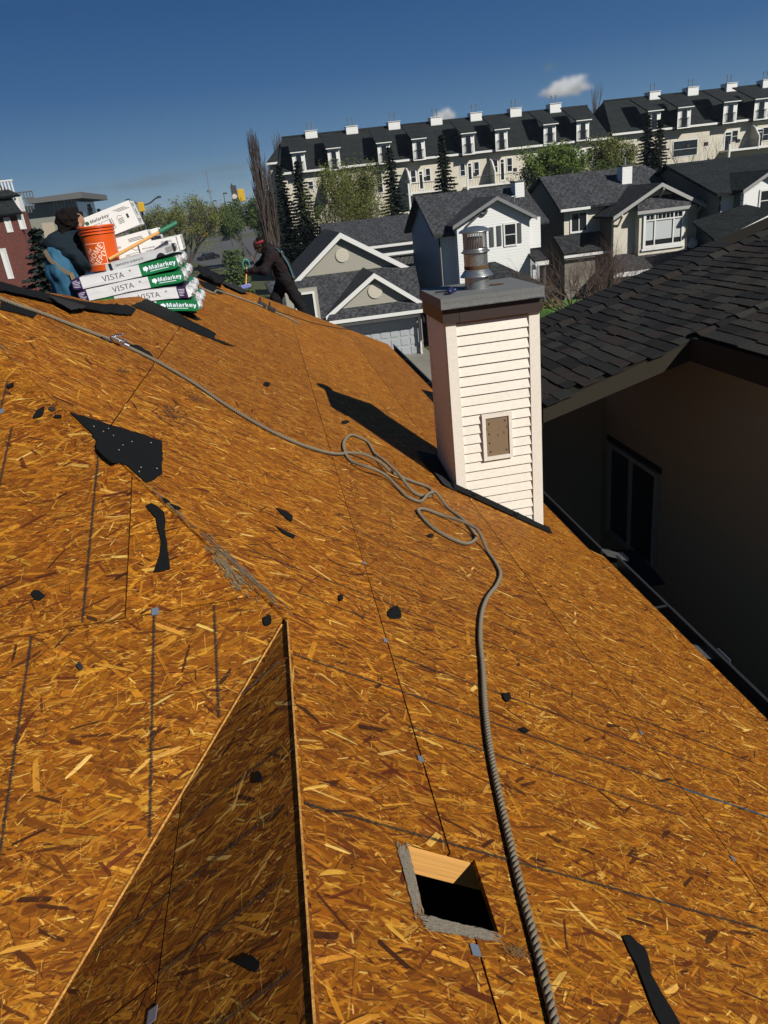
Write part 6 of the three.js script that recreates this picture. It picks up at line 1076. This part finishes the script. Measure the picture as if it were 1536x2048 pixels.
// ---------------------------------------------------------------- trees
const bark = { brown: std({ color: lin(.05, .038, .028), roughness: .95 }), grey: std({ color: lin(.11, .085, .07), roughness: .95 }), birch: std({ color: lin(.4, .38, .34), roughness: .9 }), shrub: std({ color: lin(.1, .06, .045), roughness: .95 }), red: std({ color: lin(.062, .044, .034), roughness: .95 }) };
const leafMats = { spruce: dull({ color: lin(.014, .022, .012), roughness: .9, side: THREE.DoubleSide }), blue: dull({ color: lin(.022, .033, .026), roughness: .9, side: THREE.DoubleSide }), spring: std({ color: lin(.1, .15, .018), roughness: .8, side: THREE.DoubleSide }), olive: std({ color: lin(.11, .125, .02), roughness: .85, side: THREE.DoubleSide }), green: std({ color: lin(.055, .09, .016), roughness: .85, side: THREE.DoubleSide }) };
function leaves(list) {   // list of [centre, size, normalish] -> small quads
  const pos = new Float32Array(list.length * 18); let o = 0; const u = V(0, 0, 0), w = V(0, 0, 0);
  for (const [c, s, n] of list) { u.set(n.y, n.z, n.x).cross(n).normalize().multiplyScalar(s); w.crossVectors(n, u).normalize().multiplyScalar(s * .6); const a = [c.x - u.x, c.y - u.y, c.z - u.z], b = [c.x + w.x, c.y + w.y, c.z + w.z], d = [c.x + u.x, c.y + u.y, c.z + u.z], e = [c.x - w.x, c.y - w.y, c.z - w.z]; for (const p of [a, b, d, a, d, e]) { pos[o++] = p[0]; pos[o++] = p[1]; pos[o++] = p[2]; } }
  const g = new THREE.BufferGeometry(); g.setAttribute('position', new THREE.BufferAttribute(pos, 3)); g.computeVertexNormals(); return g;
}
const rv = () => V(rr(-1, 1), rr(-1, 1), rr(-1, 1)).normalize();
function spruce(label, px, topPy, z, baseR, mat, group = 'spruce trees') {
  const top = onZ(z, px, topPy), H = top.y, t = thing('spruce_tree', label, 'tree', [top.x, 0, z], group), L = [], tw = [];
  part(t, 'trunk', bar(V(0, 0, 0), V(0, H * .98, 0), baseR * .07, .03), bark.brown);
  const lev = Math.round(H * 2.9);
  for (let i = 0; i < lev; i++) {
    const f = i / lev, y = H * (.04 + .95 * f), rad = baseR * 1.22 * Math.pow(1 - f, .85) * rr(.75, 1.12) + .08, n = 7 + (rnd() * 4 | 0), a0 = rnd() * 7;
    for (let k = 0; k < n; k++) {
      const a = a0 + k / n * 6.283 + rr(-.2, .2), d = V(Math.cos(a), 0, Math.sin(a)), len = rad * rr(.7, 1.1), q = Math.max(4, Math.round(len * 10));
      for (let s = 0; s < q; s++) { const u = (s + rnd()) / q, c = d.clone().multiplyScalar(len * u).add(V(0, y - len * .28 * u + len * .16 * u * u, 0)); for (let e = 0; e < 3; e++) L.push([c.clone().add(V(rr(-.13, .13) * (1.6 - u), rr(-.09, .05), rr(-.13, .13) * (1.6 - u))), rr(.17, .34) * (1.15 - .4 * u), V(d.x * .3 + rr(-.5, .5), 1, d.z * .3 + rr(-.5, .5)).normalize()]); }
    }
  }
  part(t, 'crown', leaves(L), mat); return t;
}
function branches(root, dir, len, rad, depth, opt, out, tips) {
  const n = opt.seg || 3; let p = root.clone(), d = dir.clone().normalize(), r = rad;
  for (let i = 0; i < n; i++) {
    const q = p.clone().addScaledVector(d, len / n); out.push(bar(p, q, r, r * .84, depth > 1 ? 6 : 4)); p = q; r *= .84; d.addScaledVector(rv(), opt.wob).addScaledVector(V(0, 1, 0), opt.up).normalize();
    if (depth > 0 && i > 0 || (depth > 0 && n === 1)) for (let k = 0; k < opt.kids; k++) { const a = rv(); a.addScaledVector(d, -a.dot(d)).normalize(); branches(p, d.clone().multiplyScalar(Math.cos(opt.ang)).addScaledVector(a, Math.sin(opt.ang) * rr(.7, 1.2)), len * rr(opt.ratio * .8, opt.ratio * 1.15), r * .6, depth - 1, opt, out, tips); }
  }
  if (depth <= 1) tips.push([p, d]);
}
function tree(name, label, px, topPy, z, { trunkH = .25, depth = 3, opt, barkMat = bark.grey, leaf = null, perTip = 6, spread = .4, size = .09, trunkR = .16, stems = 1, group, y0 = 0, cutH = 1, tilt = 0 }) {
  const top = onZ(z, px, topPy), H = (top.y - y0) * cutH, t = thing(name, label, 'tree', [top.x, y0, z], group), out = [], tips = [];
  for (let s = 0; s < stems; s++) { const b = V(stems > 1 ? rr(-.5, .5) : 0, 0, stems > 1 ? rr(-.5, .5) : 0), k = b.clone().add(V(rr(-.1, .1) * H * .3, H * trunkH, rr(-.1, .1) * H * .3)); part(t, 'trunk', bar(b, k, trunkR, trunkR * .75, 9), barkMat); for (let i = 0; i < (opt.mains || 4); i++) { const a = rnd() * 6.283, l = opt.lean ?? .5; branches(k.clone().add(V(0, -rnd() * H * trunkH * .4, 0)), V(Math.cos(a) * l, 1, Math.sin(a) * l), H * (1 - trunkH) * (opt.first || .5), trunkR * .6, depth, opt, out, tips); } }
  // bring the crown to its measured height
  const g = merge(out); g.computeBoundingBox(); const ys = (H - H * trunkH) / Math.max(.1, g.boundingBox.max.y - H * trunkH), fix = (y) => (y > H * trunkH ? H * trunkH + (y - H * trunkH) * ys : y);
  { const p = g.attributes.position; for (let i = 0; i < p.count; i++) p.setY(i, fix(p.getY(i))); }
  part(t, 'branches', g, barkMat === bark.birch ? bark.brown : barkMat);
  if (leaf) { const L = []; for (const [p] of tips) for (let i = 0; i < perTip; i++) L.push([V(p.x + rr(-1, 1) * spread, fix(p.y) + rr(-1, 1) * spread, p.z + rr(-1, 1) * spread), size * rr(.6, 1.3), rv()]); part(t, 'crown', leaves(L), leaf); }
  return t;
}
// spruces in front of the terrace
spruce('dark spruce at the left end of the terrace, beside the bare poplar', 556, 324, -90, 2.5, leafMats.spruce);
spruce('dark spruce right of the poplar, reaching the first dormer', 592, 316, -88, 2.9, leafMats.spruce);
spruce('slim dark spruce reaching the third dormer of the terrace', 777, 288, -86, 2.6, leafMats.spruce);
spruce('pointed dark spruce between the fourth and fifth dormers', 882, 262, -84, 2.5, leafMats.spruce);
spruce('tall dark spruce in front of the gap between the terraces', 1297, 224, -88, 2.6, leafMats.spruce);
spruce('tall dark spruce twin beside the gap between the terraces', 1321, 232, -87, 2.4, leafMats.spruce);
spruce('bluish spruce in front of the red brick building', 66, 445, -40, 2.7, leafMats.blue);
spruce('bluish spruce beside the kneeling roofer\'s back', 128, 470, -48, 2.2, leafMats.blue);
spruce('small far spruce right of the modern building', 176, 404, -150, 2.4, leafMats.spruce);
spruce('small far spruce just left of the top carton', 196, 414, -155, 2.2, leafMats.spruce);
spruce('dark spruce standing before the glazed hall', 150, 408, -140, 3.4, leafMats.spruce);
// bare poplars
const pop = { wob: .04, up: .35, kids: 3, ang: .26, ratio: .24, seg: 5, mains: 7, first: .8, lean: .03 };
tree('bare_poplar', 'tall narrow leafless poplar left of the terrace', 502, 250, -80, { trunkH: .12, depth: 3, opt: pop, barkMat: bark.red, trunkR: .3 });
tree('bare_poplar', 'shorter leafless poplar leaning against the tallest poplar', 527, 318, -82, { trunkH: .12, depth: 3, opt: { ...pop, mains: 6 }, barkMat: bark.red, trunkR: .24 });
tree('bare_poplar', 'leafless poplar peeping over the terrace end roof', 553, 258, -128, { trunkH: .3, depth: 2, opt: { ...pop, mains: 9 }, barkMat: bark.grey, trunkR: .3 });
tree('bare_poplar', 'thin leafless poplar top beside the cloud', 1196, 160, -135, { trunkH: .3, depth: 2, opt: { ...pop, mains: 5 }, barkMat: bark.grey, trunkR: .25 });
// trees coming into leaf
const bir = { wob: .14, up: .16, kids: 2, ang: .5, ratio: .42, seg: 4, mains: 7, first: .62, lean: .16 };
tree('birch_tree', 'leafing birch with pale stems, left one of the pair before the terrace', 668, 322, -72, { trunkH: .22, depth: 3, opt: bir, barkMat: bark.birch, leaf: leafMats.olive, perTip: 5, spread: .5, size: .075, trunkR: .14, stems: 1, group: 'birches before the terrace' });
tree('birch_tree', 'leafing birch with pale stems, right one of the pair before the terrace', 714, 316, -74, { trunkH: .22, depth: 3, opt: bir, barkMat: bark.birch, leaf: leafMats.olive, perTip: 5, spread: .5, size: .075, trunkR: .14, stems: 2, group: 'birches before the terrace' });
tree('leafy_tree', 'bright green leafing tree behind the white house chimney', 1098, 290, -80, { trunkH: .2, depth: 3, opt: { ...bir, lean: .26 }, leaf: leafMats.spring, perTip: 14, spread: .45, size: .1, trunkR: .16, stems: 2 });
tree('leafy_tree', 'olive leafing tree at the gap between the terraces', 1228, 268, -84, { trunkH: .25, depth: 3, opt: bir, leaf: leafMats.olive, perTip: 9, spread: .4, size: .09, trunkR: .14, stems: 2 });
tree('leafy_tree', 'small green tree at the foot of the terrace, beside the olive tree', 1180, 326, -78, { trunkH: .2, depth: 3, opt: { ...bir, lean: .3 }, leaf: leafMats.green, perTip: 7, spread: .4, size: .09, trunkR: .12 });
tree('round_tree', 'broad round tree with fine twigs beyond the cartons', 345, 392, -140, { trunkH: .1, depth: 3, opt: { wob: .14, up: .1, kids: 3, ang: .5, ratio: .5, seg: 3, mains: 13, first: .62, lean: .75 }, leaf: leafMats.olive, perTip: 5, spread: .5, size: .14, trunkR: .3 });
tree('round_tree', 'green rounded shrub left of the bare poplars', 488, 396, -150, { trunkH: .08, depth: 3, opt: { wob: .16, up: .1, kids: 3, ang: .55, ratio: .5, seg: 3, mains: 9, first: .6, lean: .6 }, leaf: leafMats.green, perTip: 16, spread: .6, size: .15, trunkR: .2 });
tree('bare_tree', 'leafless reddish tree in front of the taupe house', 1168, 448, -37, { trunkH: .2, depth: 4, opt: { wob: .17, up: .05, kids: 2, ang: .6, ratio: .62, seg: 3, mains: 15, first: .5, lean: .8 }, barkMat: bark.shrub, trunkR: .13 });
tree('bare_tree', 'leafless tree in front of the second terrace', 1400, 232, -80, { trunkH: .3, depth: 3, opt: { wob: .15, up: .1, kids: 2, ang: .55, ratio: .6, seg: 3, mains: 5, first: .5, lean: .5 }, barkMat: bark.red, trunkR: .14 });
tree('bare_tree', 'leafless bush behind the white house ridge, beside the green tree', 1062, 338, -74, { trunkH: .2, depth: 3, opt: { wob: .15, up: .1, kids: 2, ang: .6, ratio: .6, seg: 3, mains: 6, first: .5, lean: .6 }, barkMat: bark.brown, leaf: leafMats.spruce, perTip: 9, spread: .4, size: .1, trunkR: .14 });
// shrubs
{
  const shrub = (label, px, py, z, w, h, mat, n) => { const c = onZ(z, px, py), t = thing('shrub', label, 'shrub', [c.x, 0, z]), L = []; for (let i = 0; i < n; i++) { const a = rnd() * 6.283, r = Math.sqrt(rnd()), y = rnd(); L.push([V(Math.cos(a) * r * w * (1 - y * .5) + rr(-.1, .1), y * h, Math.sin(a) * r * w * (1 - y * .5)), rr(.07, .14), rv()]); } part(t, 'foliage', leaves(L), mat); part(t, 'stem', bar(V(0, 0, 0), V(0, h * .6, 0), .05), bark.brown); };
  const y1 = onZ(-40, 445, 515).y;
  shrub('dark green shrub just left of the stooping roofer', 468, 520, -60, 1.6, onZ(-60, 468, 500).y, leafMats.green, 3500);
  shrub('brownish green shrub beside the lawn behind the chimney', 1103, 625, -44, 1.2, 2.2, leafMats.olive, 1800);
  shrub('dense hedge under the birches', 700, 470, -70, 3.4, onZ(-70, 700, 452).y, leafMats.olive, 6000);
  shrub('dark hedge beside the birches, under the first spruces', 620, 470, -78, 3.2, onZ(-78, 620, 450).y, leafMats.spruce, 5000);
  shrub('low dark hedge on the verge beside the yellow sign', 385, 480, -240, 9, 3.2, leafMats.olive, 2500);
  for (const [px, w, wh] of [[405, 14, 'beyond the yellow sign'], [440, 10, 'below the street lamps'], [462, 12, 'below the traffic signal'], [520, 9, 'behind the poplars']]) shrub(`low green hedge clump across the far road, ${wh}`, px, 440, -520 + w, w, 6, leafMats.green, 900);
}
// ---------------------------------------------------------------- street furniture and cars on the left
{
  const yellow = std({ color: lin(.55, .33, .01), roughness: .5 }), pole = std({ color: lin(.05, .05, .05), roughness: .6, metalness: .3 });
  { const z = -180, c = onZ(z, 471, 392), t = thing('traffic_light', 'yellow traffic signal with dark backplate beyond the roof', 'traffic light', [c.x, 0, z]); part(t, 'pole', bar(V(-.4, 0, 0), V(-.4, c.y + 2.6, 0), .16), pole); part(t, 'housing', new RoundedBoxGeometry(1.5, 2.6, .8, 2, .15).translate(1.3, c.y, 0), yellow); part(t, 'backplate', box(-.8, c.y - 1.0, -.2, .45, c.y + 2.2, .1), pole); const g = new THREE.CylinderGeometry(.55, .55, .3, 20); g.rotateX(Math.PI / 2); g.translate(-.2, c.y - .1, .3); part(t, 'lens', g, std({ color: lin(.55, .5, .42), roughness: .3 })); }
  { const z = -230, c = onZ(z, 411, 469), t = thing('warning_sign', 'yellow diamond warning sign on a thin post by the road', 'sign', [c.x, 0, z]); part(t, 'post', bar(V(0, 0, 0), V(0, c.y + .5, 0), .09), M.galv); part(t, 'plate', box(-1.0, c.y - .5, .1, 1.0, c.y + .5, .16), yellow); }
  { const z = -700, c = onZ(z, 412, 345), t = thing('radio_mast', 'thin lattice radio mast on the horizon', 'mast', [c.x, 0, z]); const o = [], H = c.y; for (const a of [0, 2.09, 4.19]) o.push(bar(V(Math.cos(a) * 1.1, 0, Math.sin(a) * 1.1), V(Math.cos(a) * .2, H, Math.sin(a) * .2), .22, .16, 5)); for (let i = 0; i < 22; i++) { const f = i / 22, r = 1.1 - .9 * f, y = H * f; o.push(bar(V(r, y, 0), V(-r * .5, y + H / 22, r * .86), .12, .12, 4)); } part(t, 'lattice', merge(o), M.galv); part(t, 'platform', new THREE.CylinderGeometry(2.2, 2.2, 1.8, 12).translate(0, H * .68, 0), M.galv); }
  for (const [px, py, z, l] of [[447, 387, -260, 'dark street lamp left of the traffic signal'], [427, 402, -300, 'dark street lamp in front of the far hills']]) { const c = onZ(z, px, py), t = thing('street_lamp', l, 'street lamp', [c.x, 0, z], 'far street lamps'); part(t, 'post', bar(V(0, 0, 0), V(0, c.y, 0), .16, .1), pole); part(t, 'lamp_head', new RoundedBoxGeometry(1.3, .4, .6, 2, .1).translate(.5, c.y, 0), pole); }
  { const z = -120, a = onZ(z, 258, 400), b = onZ(z, 318, 394), s = onZ(z, 281, 410), t = thing('signal_mast', 'curved black street light arm with yellow signal behind the top carton', 'street lamp', [s.x, 0, z]); const rel = (p) => V(p.x - s.x, p.y, 0); const cv = new THREE.CatmullRomCurve3([rel(onZ(z, 254, 405)), rel(onZ(z, 260, 402)), rel(onZ(z, 272, 406)), rel(onZ(z, 285, 410)), rel(onZ(z, 300, 406)), rel(onZ(z, 310, 398)), rel(b)]); part(t, 'arm', new THREE.TubeGeometry(cv, 40, .1, 8), pole); part(t, 'post', bar(V(0, 0, 0), V(0, s.y, 0), .16), pole); part(t, 'signal', new RoundedBoxGeometry(.9, 1.3, .6, 2, .1).translate(.1, s.y - .3, .4), yellow); for (const q of [rel(b), rel(onZ(z, 256, 400))]) part(t, 'lamp_head', new RoundedBoxGeometry(.6, .3, .4, 2, .08).translate(q.x, q.y, 0), pole); }
  const car = (name, label, px, py, z, paint, len = 4.6, turn = 0) => {
    const c = onZ(z, px, py), t = thing(name, label, 'car', [c.x, .04, z], 'parked vehicles'); t.rotation.y = turn; const pm = std({ color: paint, roughness: .25, metalness: .2 });
    const sh = new THREE.Shape(); [[-.5, .16], [-.5, .42], [-.46, .52], [-.3, .56], [-.18, .92], [.2, .95], [.36, .6], [.48, .54], [.5, .36], [.5, .16]].forEach(([x, y], i) => sh[i ? 'lineTo' : 'moveTo'](x * len, y * 1.6)); sh.closePath();
    const g = new THREE.ExtrudeGeometry(sh, { depth: 1.6, bevelEnabled: true, bevelSize: .08, bevelThickness: .1, bevelSegments: 2 }); g.translate(0, 0, -.8); part(t, 'body', g, pm);
    const w = new THREE.Shape(); [[-.27, .6], [-.165, .88], [.185, .9], [.32, .62]].forEach(([x, y], i) => w[i ? 'lineTo' : 'moveTo'](x * len, y * 1.6)); w.closePath(); const wg = new THREE.ExtrudeGeometry(w, { depth: 1.84, bevelEnabled: false }); wg.translate(0, 0, -.92); part(t, 'side_windows', wg, M.glass);
    for (const sx of [-.31, .31]) for (const sz of [-.82, .82]) { const ty = part(t, 'wheel', new THREE.TorusGeometry(.24, .1, 10, 24).translate(sx * len, .34, sz), M.darkTrim); part(ty, 'rim', new THREE.CylinderGeometry(.2, .2, .12, 16).rotateX(Math.PI / 2).translate(sx * len, .34, sz), M.galv); }
    for (const sz of [-.6, .6]) part(t, 'headlight', new RoundedBoxGeometry(.1, .16, .3, 2, .04).translate(.51 * len, .72, sz), M.trim);
  };
  car('parked_car', 'black car parked beyond the roof left of the stooping roofer', 418, 520, -190, lin(.006, .007, .009), 5.2, .5);
  car('parked_car', 'dark car on the far road under the round green shrub', 450, 468, -330, lin(.012, .012, .014), 5, 1.2);
  car('parked_truck', 'dark pickup parked by the lawn behind the chimney', 1102, 648, -47, lin(.008, .01, .013), 5, -1.2);
  { const z = -46, c = onZ(z, 1085, 690), t = thing('flower_pot', 'orange clay pot standing beside the lawn', 'pot', [onZ(z, 1098, 628).x, .04, z]); part(t, 'pot', new THREE.LatheGeometry([[.0, 0], [.2, 0], [.28, .42], [.31, .43], [.31, .5], [.26, .5]].map(([a, b]) => new THREE.Vector2(a, b)), 20), std({ color: lin(.35, .13, .06), roughness: .9 })); part(t, 'soil', new THREE.CylinderGeometry(.26, .26, .04, 16).translate(0, .45, 0), bark.brown); }
}
renderer.render(scene, camera);
